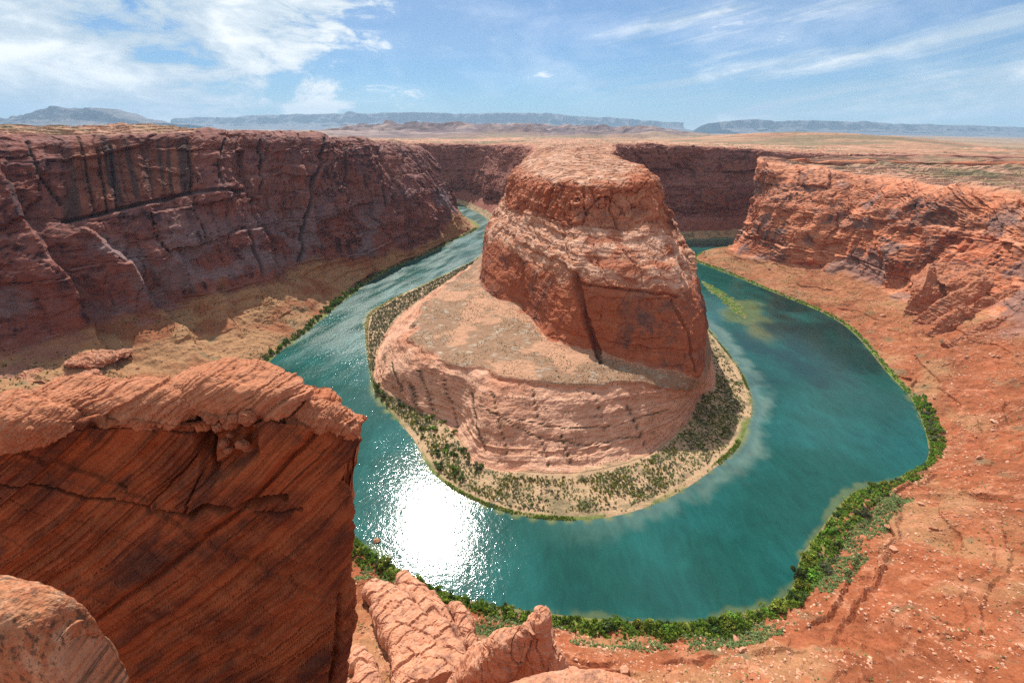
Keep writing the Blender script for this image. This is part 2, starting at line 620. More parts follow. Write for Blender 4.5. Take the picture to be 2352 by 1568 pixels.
OUT = [
    st((-900, 2200), (-900, 2150, 40), (-905, 2110, 150), (-910, 2070, 258), (-950, 1950, 268), (-1900, 2300, 285)),
    st((-360, 2010), (-375, 1970, 50), (-400, 1920, 150), (-440, 1880, 255), (-620, 1800, 268), (-2400, 2300, 288)),
    st((-225, 1880), (-232, 1800, 40), (-262, 1760, 140), (-345, 1730, 254), (-590, 1720, 270), (-2600, 2200, 290)),
    st((-118, 1600), P(1045, 492, z=60), P(1012, 430, z=139), P(945, 338, X=-322), (-520, 1700, 270), (-2800, 2050, 295), w=40),
    st((-180, 1388), (-212, 1380, 30), (-262, 1385, 150), P(880, 327, X=-373), (-560, 1500, 278), (-2900, 1900, 300)),
    st((-245, 1180), (-275, 1172, 22), (-328, 1178, 150), P(800, 319, X=-408), (-600, 1340, 285), (-3000, 1700, 305)),
    st((-303, 1038), (-345, 1032, 35), (-385, 1040, 150), P(740, 314, X=-436), (-640, 1220, 290), (-3000, 1500, 308)),
    st((-330, 850), (-420, 862, 65), (-452, 885, 165), P(600, 304, X=-497), (-690, 1060, 298), (-3000, 1300, 310)),
    st((-340, 700), (-445, 735, 72), (-482, 765, 172), P(490, 298, X=-538), (-740, 960, 304), (-3000, 1150, 312)),
    st((-350, 600), (-522, 650, 65), (-562, 682, 172), P(250, 313, X=-622), (-840, 820, 301), (-3000, 1000, 312)),
    st((-345, 520), (-575, 545, 62), (-622, 580, 172), P(0, 313, X=-705), (-950, 700, 303), (-3000, 800, 313)),
    st((-300, 450), (-600, 420, 65), (-720, 420, 170), (-830, 430, 300), (-1100, 440, 305), (-3000, 450, 314)),
    st((-230, 370), (-420, 260, 65), (-500, 180, 180), (-560, 120, 300), (-800, 40, 305), (-2400, -300, 310)),
    st((-132, 275), (-190, 140, 75), (-230, 60, 190), (-260, -20, 294), (-280, -80, 300), (-500, -900, 306)),
    st((-82, 242), (-90, 100, 85), (-95, 35, 185), (-100, -20, 290), (-105, -70, 298), (-150, -900, 304)),
    st((-20, 216), (-20, 85, 95), (-20, 30, 185), (-20, -16, 290), (-20, -60, 299), (-30, -900, 304)),
    st((97, 203), (60, 85, 95), (45, 28, 185), (32, -18, 290), (30, -60, 299), (60, -900, 304)),
    st((177, 214), (150, 90, 95), (130, 20, 180), (120, -40, 288), (115, -90, 297), (200, -900, 304)),
    st((236, 262), (285, 115, 92), (310, 0, 180), (325, -60, 282), (340, -140, 292), (500, -900, 300)),
    st((316, 326), (430, 205, 92), (500, 130, 180), (560, 70, 275), (640, -20, 285), (1500, -700, 295)),
    st((380, 350), (570, 325, 88), (690, 270, 165), (770, 230, 255), (920, 190, 262), (2400, 100, 275)),
    st((444, 392), (650, 440, 82), (745, 430, 150), (835, 420, 235), (1000, 420, 240), (2600, 600, 245)),
    st((500, 480), (680, 540, 74), (760, 550, 150), (850, 560, 224), (1020, 580, 228), (2600, 900, 235)),
    st((529, 564), (690, 620, 66), (765, 650, 140), P(2352, 447, X=845), (1050, 840, 221), (2700, 1300, 226)),
    st((584, 750), P(2100, 692, z=36), (770, 790, 130), P(2150, 427, Y=945), (1000, 1080, 222), (2800, 1800, 226)),
    st((547, 937), P(1950, 638, z=28), (745, 1010, 130), P(1960, 400, Y=1150), (960, 1290, 228), (2900, 2300, 225)),
    st((505, 1090), P(1810, 605, z=20), (690, 1110, 120), P(1840, 378, Y=1270), (900, 1410, 232), (2900, 2600, 226)),
    st((481, 1198), P(1700, 588, z=14), P(1742, 470, Y=1225), P(1740, 367, Y=1340), (860, 1450, 236), (2900, 2700, 226)),
    st((560, 1300), (612, 1262, 20), (655, 1290, 130), P(1765, 363, Y=1400), (880, 1450, 237), (2900, 2720, 226)),
    st((660, 1352), (700, 1335, 25), (742, 1360, 130), (790, 1405, 236), (900, 1460, 237), (2900, 2740, 226)),
    st((1000, 1390), (1000, 1360, 40), (1010, 1370, 130), (1040, 1380, 234), (1060, 1450, 236), (2900, 2760, 226)),
    st((2200, 1500), (2200, 1470, 40), (2200, 1450, 130), (2200, 1440, 224), (2200, 1480, 226), (2950, 2780, 226)),
]
OUT = np.array(OUT)
vis = np.ones(len(OUT))
vis[[0, 12, 13, 29, 30, 31]] = .15
vis[[14, 18]] = .7
cu, cv = auto_counts(OUT, 0.85, 4, 200, vis, rows=[1, 2, 3, 4, 5])
cv[0] = 4
cv[6] = min(cv[6], 60)
GD, VO = pchip_rows(OUT, cv)
GO, UO = cr_stations(GD, cu)
print('outer grid', GO.shape)
NO = grid_normals(GO)
if NO[:, :, 2].mean() < 0:
    NO = -NO
NSO = smooth(NO, 6)
NSO /= np.linalg.norm(NSO, axis=-1, keepdims=True)
V2 = np.broadcast_to(VO[None, :], GO.shape[:2])
U2 = np.broadcast_to(UO[:, None], GO.shape[:2])
SHORE_OUT = GO[:, np.argmin(np.abs(VO - 1))].copy()


def arc_len(G, j):
    q = G[:, j]
    return np.concatenate([[0], np.cumsum(np.linalg.norm(q[1:] - q[:-1], axis=1))])[:, None] * np.ones((1, G.shape[1]))


ARC_O = arc_len(GO, np.argmin(np.abs(VO - 4)))


def seg_dist(Q, pts):
    """Distance of survey points Q (...,2) to a polyline."""
    d = np.full(Q.shape[:-1], 1e9)
    for (a, b) in zip(pts[:-1], pts[1:]):
        a, b = np.array(a, float), np.array(b, float)
        ab = b - a
        t = np.clip(((Q - a) @ ab) / (ab @ ab), 0, 1)
        d = np.minimum(d, np.linalg.norm(Q - a - t[..., None] * ab, axis=-1))
    return d


WALL_CRACKS = [
    ([(150, 508), (200, 498), (300, 476), (400, 452), (440, 441), (560, 438)], 7, 7.0),
    ([(180, 318), (200, 400), (218, 492)], 4, 5.0),
    ([(222, 340), (236, 420), (248, 486)], 5, 6.0),
    ([(250, 335), (262, 400), (268, 480)], 4, 6.0),
    ([(735, 325), (712, 420), (690, 520), (684, 600)], 5, 7.0),
    ([(590, 325), (602, 380), (590, 440)], 4, 6.0),
    ([(515, 320), (500, 380), (505, 430)], 5, 6.0),
    ([(430, 320), (445, 400), (440, 440)], 4, 5.0),
    ([(870, 335), (860, 380), (880, 470)], 4, 7.0),
    ([(790, 330), (800, 400), (780, 470)], 3, 5.0),
    ([(60, 330), (90, 400), (140, 470)], 5, 6.0),
    ([(560, 520), (575, 580), (600, 640)], 4, 5.0),
]


FINS = [
    ([(-60, 330), (0, 430), (60, 530), (130, 660), (208, 768)], 130, 22, 34),
    ([(190, 540), (262, 590), (330, 690), (432, 780)], 110, 22, 30),
    ([(400, 590), (470, 650), (525, 722)], 80, 26, 20),
    ([(560, 440), (585, 540), (620, 640)], 50, 22, 12),
    ([(480, 300), (500, 380), (520, 470)], 40, 18, 14),
    ([(735, 318), (790, 480), (850, 640)], 60, 20, 18),
    ([(660, 310), (700, 450), (730, 600)], 50, 20, 12),
    ([(830, 325), (880, 450), (940, 580)], 50, 18, 14),
    ([(900, 335), (960, 470), (1015, 560)], 45, 18, 14),
    ([(300, 315), (330, 400), (345, 490)], 40, 18, 12),
]


def finish_outer():
    G = GO.astype(f32)
    jit = fbm(sc(G, 40), 3)
    vv = V2 + .22 * jit
    m_cl = sstep(vv, 2.85, 3.15) * (1 - sstep(V2, 4.95, 5.3))
    m_ta = sstep(V2, 1.3, 2.2) * (1 - sstep(vv, 2.9, 3.2))
    m_pl = sstep(V2, 5.0, 5.25)
    fin_d = np.zeros(G.shape[:2])
    dc = cliff_disp(G, ARC_O) * (0.35 + .65 * sstep(V2, 3.0, 3.6)) * sstep(np.linalg.norm(G[..., :2], axis=-1), 60, 260)
    # fins and ribs of the left wall: steep on the river side, gentle behind
    Q = proj(G)
    wob = 9 * np.stack([fbm(sc(G, 40), 3), fbm(sc(G, 40) + 5, 3)], -1)
    for pts, wl, wr, h in FINS:
        best = np.full(G.shape[:2], 1e9)
        sgn = np.ones(G.shape[:2])
        for a, b in zip(pts[:-1], pts[1:]):
            a, b = np.array(a, float), np.array(b, float)
            ab = b - a
            q = Q + wob - a
            t = np.clip((q @ ab) / (ab @ ab), 0, 1)
            dd = np.linalg.norm(q - t[..., None] * ab, axis=-1)
            cr = ab[0] * q[..., 1] - ab[1] * q[..., 0]
            sgn = np.where(dd < best, np.sign(cr), sgn)
            best = np.minimum(best, dd)
        k = np.clip(1 - best / np.where(sgn > 0, wl, wr), 0, 1)
        fin_d = fin_d + h * k * sstep(k, 0, .3) * (U2 < 12) * (V2 > 2)
    wallm = (U2 < 12.5) * sstep(V2, 2.85, 3.2)
    cut = np.zeros(G.shape[:2], f32)
    for pts, wd, dep in WALL_CRACKS:
        k = sstep(seg_dist(Q + wob * .4, pts), wd, wd * .3) * wallm
        cut = np.maximum(cut, k)
        fin_d = fin_d - k * dep
    under = sstep(Q[..., 1], 500 - .25 * (Q[..., 0] - 190), 512 - .25 * (Q[..., 0] - 190)) * (Q[..., 0] < 720) * wallm
    fin_d = fin_d - 5 * (1 - under) * wallm * sstep(Q[..., 0], 760, 640) + 5 * wallm * sstep(Q[..., 0], 760, 640)
    dc = dc + sstep(U2, 21.5, 23) * (fbm(sc(G, 75, 75, 200) + 60, 3) * 16 - sstep(fbm(sc(G, 90, 90, 60) + 77, 2), .15, .4) * 9)
    hor = NSO.copy().astype(f32)
    hor[..., 2] *= .35
    # talus: gullies down the fall line, boulder-field grain
    wx = 26 * fbm(sc(G, 60), 3)
    sl = np.stack([(ARC_O + wx) / 34, V2 * 1.1, np.zeros_like(V2)], -1)
    dt = ridged(sl, 2) * 2.4 + fbm(sc(G, 30), 4) * 3.4 + fbm(sc(G, 4), 3) * .6
    led = strata(G[..., 2] * 1.5 + 9 * fbm(sc(G, 45), 3) + .10 * G[..., 0]) * sstep(fbm(sc(G, 55) + 9, 2), -.35, .25)
    dt += led * 2.4
    rr, re = cells(sc(G, 6.5, 6.5, 4))
    dt += np.maximum(rr - .28, 0) * 4.0
    # plateau: low benches of slickrock
    pf = fbm(sc(G, 170, 60, 60), 5)
    fine = fbm(sc(G, 26, 9, 9), 4)
    tz = pf * 13 + fine * 1.8
    tz = np.floor(tz / 3.0) * 3.0 + sstep(tz / 3.0 - np.floor(tz / 3.0), .7, 1) * 3.0
    fade = sstep(np.linalg.norm(G[..., :2], axis=-1), 60, 300)
    G2 = G + hor * (dc * m_cl + fin_d)[..., None].astype(f32) + NSO * (dt * m_ta)[..., None].astype(f32)
    G2[..., 2] += tz * m_pl * fade
    G2[..., 2] = np.where(V2 > 1.12, np.maximum(G2[..., 2], .35 + .5 * np.clip(V2 - 1.12, 0, 1)), G2[..., 2])
    N = grid_normals(G2)
    N = np.where(N[..., 2:3].mean() < 0, -N, N)
    n1, n2 = fbm(sc(G2, 45), 4), fbm(sc(G2, 9), 4)
    c_cl = cliff_colour(G2, N, 1.0, .55, .5)
    # right bluff a little redder, left wall painted darker and purpler to deepen its shade
    right = sstep(U2, 18, 22)
    c_cl = lerp(c_cl, c_cl * np.array([1.12, .95, .85], f32), right)
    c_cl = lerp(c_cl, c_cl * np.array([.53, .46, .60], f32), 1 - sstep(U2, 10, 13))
    c_cl = lerp(c_cl, np.array([.20, .145, .145], f32), wallm * sstep(fbm(sc(G2, 70, 70, 50) + 33, 4), .1, .45) * (1 - sstep(V2, 3.7, 4.3)) * .7)
    qx, qy = Q[..., 0] + wob[..., 0] * 1.5, Q[..., 1] + wob[..., 1] * 1.5
    panel = sstep(qx, 140, 175) * sstep(qx, 470, 430) * sstep(qy, 300, 345) * sstep(qy, 505 - .25 * (qx - 190), 485 - .25 * (qx - 190)) * wallm
    tanp = lerp(np.array([.25, .095, .055], f32), np.array([.17, .06, .038], f32), sstep(n1, -.3, .4))
    c_cl = lerp(c_cl, tanp, panel * .8)
    streaks = sstep(fbm(np.stack([ARC_O / 5.5, 0 * ARC_O, G2[..., 2] / 260], -1), 3), .05, .5)
    c_cl = lerp(c_cl, C_VARN * .8, streaks * wallm * sstep(V2, 3.6, 4.1) * (.35 + .5 * panel))
    c_cl = lerp(c_cl, C_VARN * .7, cut * .8)
    slate = np.array([.12, .10, .10], f32)
    c_cl = lerp(c_cl, slate, right * sstep(fbm(sc(G2, 60, 60, 45) + 91, 4), .12, .42) * (1 - sstep(V2, 4.5, 4.9)) * .6)
    c_cl = lerp(c_cl, C_VARN * 1.3, right * sstep(fbm(sc(G2, 4, 4, 55) + 19, 3) + .6 * fbm(sc(G2, 70) + 3, 2), .2, .7) * sstep(V2, 3.9, 4.3) * (1 - sstep(V2, 4.8, 5)) * .75)
    left = 1 - sstep(U2, 11.5, 13.5)
    dirt = lerp(C_DIRT, C_DIRT * .78, sstep(n1, -.3, .6))
    dirt = lerp(dirt, C_TAN, sstep(fbm(sc(G2, 70, 70, 30) + 21, 4), .0, .6) * .7)
    dirt = lerp(dirt, C_ORANGE, sstep(n2, .2, .8) * .5)
    dirt = lerp(dirt, C_RED, sstep(fbm(sc(G2, 18) + 15, 4), .2, .7) * .6)
    tan = lerp(C_TAN, C_DIRT * .85, sstep(n1, -.1, .6) * .8)
    c_ta = lerp(dirt, tan, np.clip(left + .35 * sstep(U2, 22.5, 25), 0, 1))
    c_ta = lerp(c_ta, C_SAGE, sstep(fbm(sc(G2, 20) + 3, 4) - .55 * (V2 - 1.6), .0, .5) * .65)
    c_pl = lerp(lerp(C_PALE, C_SAND, sstep(n1, -.3, .5)), C_ORANGE, sstep(n2, -.1, .6) * .55)
    c_pl = c_pl * np.array([.78, .74, .72], f32)
    c_pl = lerp(c_pl, C_BROWN, sstep(strata(G2[..., 2] * 2.6 + 5 * n1), .25, .8) * .55)
    c_pl = lerp(c_pl, C_SAGE, sstep(fbm(sc(G2, 130, 40, 40) + 7, 4), .05, .45) * .75 * sstep(V2, 5.3, 6.0))
    c = lerp(c_ta, c_cl, sstep(vv, 2.85, 3.1))
    c = lerp(c, c_pl, m_pl)
    bank = (1 - sstep(V2 + .25 * n1, 1.35, 1.9))
    c = lerp(c, lerp(C_GREEN, C_SAGE, sstep(n2, -.2, .5)), bank * .8)
    wet = 1 - sstep(V2, 1.0, 1.12)
    c = lerp(c, np.array([.17, .13, .06], f32), wet)
    return G2, c


GO2, CO = finish_outer()
_fl = grid_normals(GO2)[..., 2].mean() < 0


def patch(name, G, c, u0, u1, v0, v1, mat, U, V, label, flip):
    iu = np.where((U >= u0 - 1e-6) & (U <= u1 + 1e-6))[0]
    iv = np.where((V >= v0 - 1e-6) & (V <= v1 + 1e-6))[0]
    iu = np.arange(iu[0], min(iu[-1] + 2, len(U)))
    iv = np.arange(iv[0], min(iv[-1] + 2, len(V)))
    me = grid_mesh(name, G[np.ix_(iu, iv)], c[np.ix_(iu, iv)], mat, flip)
    return put(name, me, label, kind='structure')


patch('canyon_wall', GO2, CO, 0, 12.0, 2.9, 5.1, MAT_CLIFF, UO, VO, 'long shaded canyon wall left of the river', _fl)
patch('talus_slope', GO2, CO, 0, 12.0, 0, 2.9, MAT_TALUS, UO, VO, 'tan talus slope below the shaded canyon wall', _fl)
patch('plateau', GO2, CO, 0, 12.0, 5.1, 7, MAT_CLIFF, UO, VO, 'flat plateau on top of the left canyon wall', _fl)
patch('talus_slope', GO2, CO, 12.0, 21.0, 0, 2.9, MAT_TALUS, UO, VO, 'red talus slope of dirt and stones on the near bank', _fl)
patch('canyon_wall', GO2, CO, 12.0, 21.0, 2.9, 7, MAT_CLIFF, UO, VO, 'canyon rim below the lookout', _fl)
patch('talus_slope', GO2, CO, 21.0, 31, 0, 2.9, MAT_TALUS, UO, VO, 'rubble slope below the red bluff', _fl)
patch('bluff', GO2, CO, 21.0, 31, 2.9, 5.1, MAT_CLIFF, UO, VO, 'red sandstone bluff right of the river', _fl)
patch('plateau', GO2, CO, 21.0, 31, 5.1, 7, MAT_CLIFF, UO, VO, 'slickrock plateau on top of the red bluff', _fl)

# ------------------------------------------------------------------ the peninsula: beach, apron, butte, neck
def si(S, T, R, M0, M1, M2, M3, E, Fr):
    S = np.array([S[0], S[1], 0.0])
    T = np.array(T, float)
    o = (T - S)[:2] / max(np.linalg.norm((T - S)[:2]), 1e-6)
    s0 = np.array([S[0] - o[0] * 14, S[1] - o[1] * 14, -5.0])
    return [s0, S] + [np.array(q, float) for q in (T, R, M0, M1, M2, M3, E, Fr)]


def wall(S, base, rim, E, Fr, zt=60):
    """Profile of a plain cliff on the neck: talus, then wall."""
    S3 = np.array([S[0], S[1], 0.0])
    b, r = np.array(base, float), np.array(rim, float)
    T = S3 + (b - S3) * .35
    R = S3 + (b - S3) * .75
    return si(S, T, R, b, b + (r - b) * [.15, .15, .33], b + (r - b) * [.55, .55, .6], r, E, Fr)


INN = [
    wall((-1100, 2450), (-1100, 2500, 45), (-1100, 2560, 244), (-1100, 2900, 246), (-1500, 5200, 245)),
    wall((-330, 2290), (-325, 2330, 40), P(955, 331, Y=2430), (-380, 2800, 246), (-500, 5200, 245)),
    wall((-200, 2050), (-180, 2110, 45), P(1080, 331, Y=2260), (-180, 2700, 248), (50, 5200, 245)),
    wall((-112, 1820), (-70, 1860, 50), P(1165, 333, Y=2020), (40, 2500, 252), (520, 5200, 245)),
    si((-92, 1480), (-70, 1475, 12), (-50, 1470, 45), (-22, 1450, 70), (-10, 1440, 120), (25, 1420, 185), P(1222, 346, Y=1480), (150, 1700, 262), (470, 3000, 252)),
    si((-88, 1200), (-72, 1195, 8), (-62, 1185, 35), (-52, 1150, 58), (-45, 1110, 125), (-10, 1080, 180), P(1200, 372, Y=1150), (130, 1450, 264), (345, 1950, 264)),
    si((-202, 937), (-150, 930, 6), (-100, 900, 42), P(1105, 648, z=55), P(1115, 548, Y=870), P(1165, 478, Y=900), P(1184, 397, Y=960), (105, 1150, 260), (250, 1480, 266)),
    si((-249, 829), (-190, 800, 6), P(985, 690, z=52), P(1143, 687, z=58), P(1150, 565, Y=770), P(1185, 490, Y=810), P(1205, 408, Y=850), (105, 980, 258), (170, 1300, 265)),
    si((-257, 740), (-205, 715, 5), P(940, 765, z=54), P(1193, 706, z=60), P(1195, 596, Y=690), P(1222, 494, Y=735), P(1230, 421, Y=765), (100, 880, 255), (150, 1150, 263)),
    si((-200, 564), (-192, 566, 8), P(945, 782, z=54), P(1238, 752, z=62), P(1250, 628, Y=615), P(1262, 499, Y=670), P(1262, 423, Y=705), (105, 830, 254), (145, 1080, 262)),
    si((-158, 474), (-148, 480, 8), P(1024, 828, z=57), P(1284, 796, z=63), P(1318, 641, Y=548), P(1307, 510, Y=625), P(1295, 423, Y=668), (110, 800, 253), (145, 1050, 262)),
    si((-107, 405), (-72, 425, 6), P(1085, 846, z=58), P(1330, 803, z=64), P(1345, 648, Y=530), P(1330, 514, Y=612), P(1320, 424, Y=655), (115, 790, 253), (147, 1040, 262)),
    si((-70, 343), P(1090, 1058, z=6), P(1143, 867, z=59), P(1379, 810, z=65), P(1390, 655, Y=518), P(1368, 519, Y=606), P(1355, 424, Y=650), (120, 785, 253), (150, 1030, 262)),
    si((-6, 302), P(1210, 1083, z=6), P(1249, 874, z=60), P(1425, 829, z=64), P(1440, 661, Y=512), P(1410, 522, Y=602), P(1400, 422, Y=650), (125, 785, 253), (152, 1030, 262)),
    si((62, 293), P(1330, 1085, z=6), P(1350, 878, z=60), P(1470, 842, z=63), P(1490, 666, Y=510), P(1455, 525, Y=600), P(1435, 418, Y=656), (128, 790, 253), (155, 1030, 262)),
    si((136, 315), P(1470, 1052, z=6), P(1450, 876, z=59), P(1515, 852, z=62), P(1530, 672, Y=510), P(1500, 532, Y=598), P(1462, 400, Y=672), (132, 800, 254), (158, 1040, 262)),
    si((222, 376), P(1565, 985, z=5), P(1545, 895, z=48), P(1560, 858, z=59), P(1570, 674, Y=520), P(1530, 540, Y=604), P(1478, 396, Y=690), (136, 820, 254), (150, 1050, 261.5)),
    si((268, 430), P(1606, 915, z=5), P(1603, 885, z=40), P(1606, 860, z=56), P(1596, 655, Y=560), P(1550, 550, Y=640), P(1480, 398, Y=730), (148, 850, 254.5), (146, 1080, 261)),
    si((300, 485), (262, 510, 6), (255, 520, 38), (250, 535, 60), (247, 580, 130), (232, 670, 190), (205, 760, 252), (160, 900, 256), (148, 1150, 262)),
    si((322, 560), (288, 580, 7), (280, 590, 30), (274, 600, 60), (262, 650, 130), (240, 740, 190), (214, 830, 254), (175, 960, 257), (155, 1220, 263)),
    si((334, 684), (305, 690, 6), (298, 695, 25), (290, 700, 50), (278, 740, 130), (252, 830, 195), (218, 930, 255), (190, 1050, 259), (165, 1300, 264)),
    si((332, 880), (312, 885, 8), (304, 890, 25), (296, 895, 45), (286, 920, 130), (262, 970, 195), P(1412, 362, Y=1050), (210, 1200, 262), (225, 1480, 264)),
    wall((380, 1150), (352, 1160, 45), P(1412, 345, Y=1260), (275, 1500, 266), (315, 1950, 262)),
    wall((470, 1370), (440, 1430, 55), P(1425, 331, Y=1545), (410, 1850, 266), (440, 3000, 250)),
    wall((600, 1450), (580, 1500, 60), P(1560, 333, Y=1590), (560, 1900, 262), (505, 5200, 243.5)),
    wall((780, 1480), (760, 1530, 60), P(1700, 341, Y=1615), (800, 1950, 256), (1100, 5200, 244)),
    wall((980, 1500), (960, 1545, 55), P(1850, 352, Y=1630), (1050, 1950, 249), (1700, 5200, 244)),
    wall((1300, 1540), (1290, 1580, 50), (1300, 1660, 243), (1400, 2000, 244), (2400, 5200, 243)),
    wall((2300, 1620), (2290, 1660, 50), (2300, 1740, 235), (2500, 2100, 236), (4200, 5200, 238)),
]
INN = np.array(INN)
visi = np.ones(len(INN))
visi[[0, 19, 20, 27, 28]] = .2
cui, cvi = auto_counts(INN, 0.9, 4, 170, visi, rows=[1, 2, 3, 4, 5, 6, 7])
cvi[0] = 4
cvi[8] = 130
GD, VI = pchip_rows(INN, cvi)
GI, UI = cr_stations(GD, cui)
print('inner grid', GI.shape)
NI = grid_normals(GI)
if NI[:, :, 2].mean() < 0:
    NI = -NI
NSI = smooth(NI, 5)
NSI /= np.linalg.norm(NSI, axis=-1, keepdims=True)
VI2 = np.broadcast_to(VI[None, :], GI.shape[:2])
UI2 = np.broadcast_to(UI[:, None], GI.shape[:2])
SHORE_IN = GI[:, np.argmin(np.abs(VI - 1))].copy()


ARC_I = arc_len(GI, np.argmin(np.abs(VI - 6)))


def finish_inner():
    G = GI.astype(f32)
    Q = proj(G)
    jit = fbm(sc(G, 30), 3)
    v = VI2
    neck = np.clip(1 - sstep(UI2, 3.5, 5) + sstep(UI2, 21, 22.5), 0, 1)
    vv = v + .12 * jit
    m_apron = sstep(vv, 1.95, 2.1) * (1 - sstep(vv, 3.9, 4.05)) * (1 - neck)
    m_low = sstep(vv, 3.95, 4.1) * (1 - sstep(vv, 4.95, 5.15))        # lower cliff
    m_mid = sstep(vv, 4.9, 5.2) * (1 - sstep(vv, 5.9, 6.1))           # ledgy slope
    v7 = v + .22 * fbm(sc(G, 16), 3) * sstep(v, 6.3, 6.9) * (1 - sstep(v, 7.6, 7.9))
    m_upp = sstep(vv, 5.9, 6.1) * (1 - sstep(v7, 6.9, 7.4))           # upper cliff
    m_top = sstep(v7, 6.9, 7.35)
    m_beach = 1 - sstep(v, 1.8, 2.0)
    G2 = G.copy()
    hor = NSI.astype(f32).copy()
    hor[..., 2] *= .4
    w = np.stack([fbm(sc(G, 20) + 5, 2), fbm(sc(G, 20) + 9, 2), fbm(sc(G, 20) + 13, 2)], -1)
    r1, e1 = cells(sc(G, 26, 26, 40) + .3 * w)
    r2, e2 = cells(sc(G, 10, 10, 13) + .4 * w)
    r3, e3 = cells(sc(G, 4.5, 4.5, 5) + .4 * w)
    lo = fbm(sc(G, 45, 45, 60), 3) * 3.5 + strata(G[..., 2] + 3 * jit) * 1.3 + fbm(sc(G, 5), 3) * .5 + r1 * 2.5
    mid = fbm(sc(G, 34), 3) * 4.5 + strata(G[..., 2] * .55 + 6 * jit) * 3.2 + strata(G[..., 2] * 1.7 + 5 * jit) * 1.5 + r1 * 3 + fbm(sc(G, 6), 3) * .9
    up = fbm(sc(G, 50, 50, 70), 3) * 6 + r1 * 9 + r2 * 4.5 + r3 * 1.5 - sstep(e1, .09, 0) * 3 - sstep(e2, .08, 0) * 1.2 \
        + strata(G[..., 2] * 1.3) * 1.5
    nw = cliff_disp(G, ARC_I)
    b1, j1, z1 = blocks(ARC_I + 14 * jit + .2 * G[..., 2], G[..., 2] + 5 * jit + 3 * w[..., 0], 14, 42, 10, 26, 31)
    b2, j2, z2 = blocks(ARC_I + 6 * jit, G[..., 2] + 5 * jit + 2 * w[..., 1], 4, 16, 2.2, 7, 32)
    lo += b1 * 2.0 + b2 * .7 - sstep(z1, .8, .1) * 1.0
    mid += b1 * 3.5 + b2 * 1.5 - sstep(j1, 1.0, .2) * 2.0 - sstep(z1, .9, .1) * 1.2
    up += b1 * 4.0 + b2 * 1.6 - sstep(j1, 1.0, .2) * 2.0
    d = lo * m_low + mid * m_mid + up * m_upp
    d = d * (1 - neck) + nw * sstep(vv, 3.8, 4.2) * (1 - sstep(v, 6.95, 7.2)) * neck
    G2 += hor * d[..., None]
    # apron: whalebacks with thin bedding ledges that run round it
    ap = fbm(sc(G, 38), 3) * 3.0 + fbm(sc(G, 12), 3) * 1.0 + np.abs(fbm(sc(G, 22) + 8, 3)) * -2.0
    ap += strata(G[..., 2] * 3.0 + 7 * fbm(sc(G, 30), 3)) * .55 + fbm(sc(G, 3), 3) * .25
    bench = sstep(vv, 2.95, 3.05)
    ap = ap * (1 - .75 * bench) + bench * 1.5 - 1.4 * sstep(vv, 2.80, 2.93) * (1 - sstep(vv, 2.96, 3.0))
    G2 += NSI.astype(f32) * (ap * m_apron)[..., None]
    # joints: the long open cracks of the butte and of the apron
    cracks = [
        ([(1318, 630), (1330, 690), (1350, 750), (1372, 808), (1380, 830)], 9, 13.0),
        ([(1192, 594), (1202, 640), (1212, 700)], 5, 5.0),
        ([(1240, 400), (1250, 470), (1290, 540), (1318, 630)], 4, 3.5),
        ([(1268, 430), (1262, 500)], 4, 4.0),
        ([(1432, 575), (1470, 620), (1480, 660)], 3, 3.0),
        ([(1500, 590), (1520, 640)], 3, 2.5),
        ([(1196, 480), (1240, 560)], 3, 3.0),
        ([(1545, 690), (1575, 760), (1598, 850)], 4, 4.0),
        ([(1330, 650), (1400, 660), (1480, 668), (1560, 680)], 4, 4.0),
        ([(1174, 486), (1255, 500), (1307, 512), (1368, 520), (1431, 525), (1542, 543)], 3, 2.5),
        ([(1365, 560), (1380, 620), (1395, 650)], 3, 2.5),
        ([(1210, 520), (1235, 580), (1250, 620)], 3, 2.5),
        ([(1340, 430), (1345, 480), (1338, 515)], 4, 5.0),
        ([(1410, 430), (1400, 480), (1420, 520)], 4, 4.0),
        ([(1020, 870), (1035, 930), (1050, 1000)], 3, 1.8),
        ([(1080, 900), (1095, 980), (1110, 1040)], 3, 1.8),
        ([(1240, 1000), (1262, 1080)], 2.5, 1.5),
        ([(1290, 1000), (1315, 1075)], 2.5, 1.5),
        ([(1440, 930), (1470, 990), (1495, 1040)], 3, 1.8),
        ([(940, 880), (975, 980)], 6, 2.0),
        ([(960, 850), (990, 930), (1000, 990)], 4, 1.5),
        ([(1130, 900), (1150, 980), (1165, 1050)], 2.5, 1.2),
        ([(1360, 900), (1385, 960), (1400, 1030)], 2.5, 1.2),
        ([(1225, 890), (1235, 960)], 2.5, 1.2),
        ([(900, 830), (920, 900)], 3, 1.2),
        ([(1180, 960), (1300, 985), (1420, 975), (1530, 940)], 2.5, 1.2),
        ([(1100, 930), (1220, 1000), (1340, 1020), (1480, 1000)], 2.5, 1.0),
    ]
    wob = 6 * np.stack([fbm(sc(G, 12), 2), fbm(sc(G, 12) + 5, 2)], -1)
    crackm = np.zeros(G.shape[:2], f32)
    rim_px = (UI2 > 5.5) & (UI2 < 19)
    for pts, wd, dep in cracks:
        k = sstep(seg_dist(Q + wob * .5, pts), wd, wd * .25) * rim_px
        crackm = np.maximum(crackm, k)
        G2 -= NSI.astype(f32) * (k * dep)[..., None]
    # top: stepped slickrock
    pf = fbm(sc(G, 90, 40, 50), 4) * 4 + fbm(sc(G, 16, 8, 8), 4) * 1.6
    far = sstep(G[..., 1], 1500, 2200)
    pf = pf + far * (fbm(sc(G, 300, 110, 100), 4) * 6)
    tz = np.floor(pf / 1.8) * 1.8 + sstep(pf / 1.8 - np.floor(pf / 1.8), .55, 1) * 1.8
    G2[..., 2] += tz * m_top
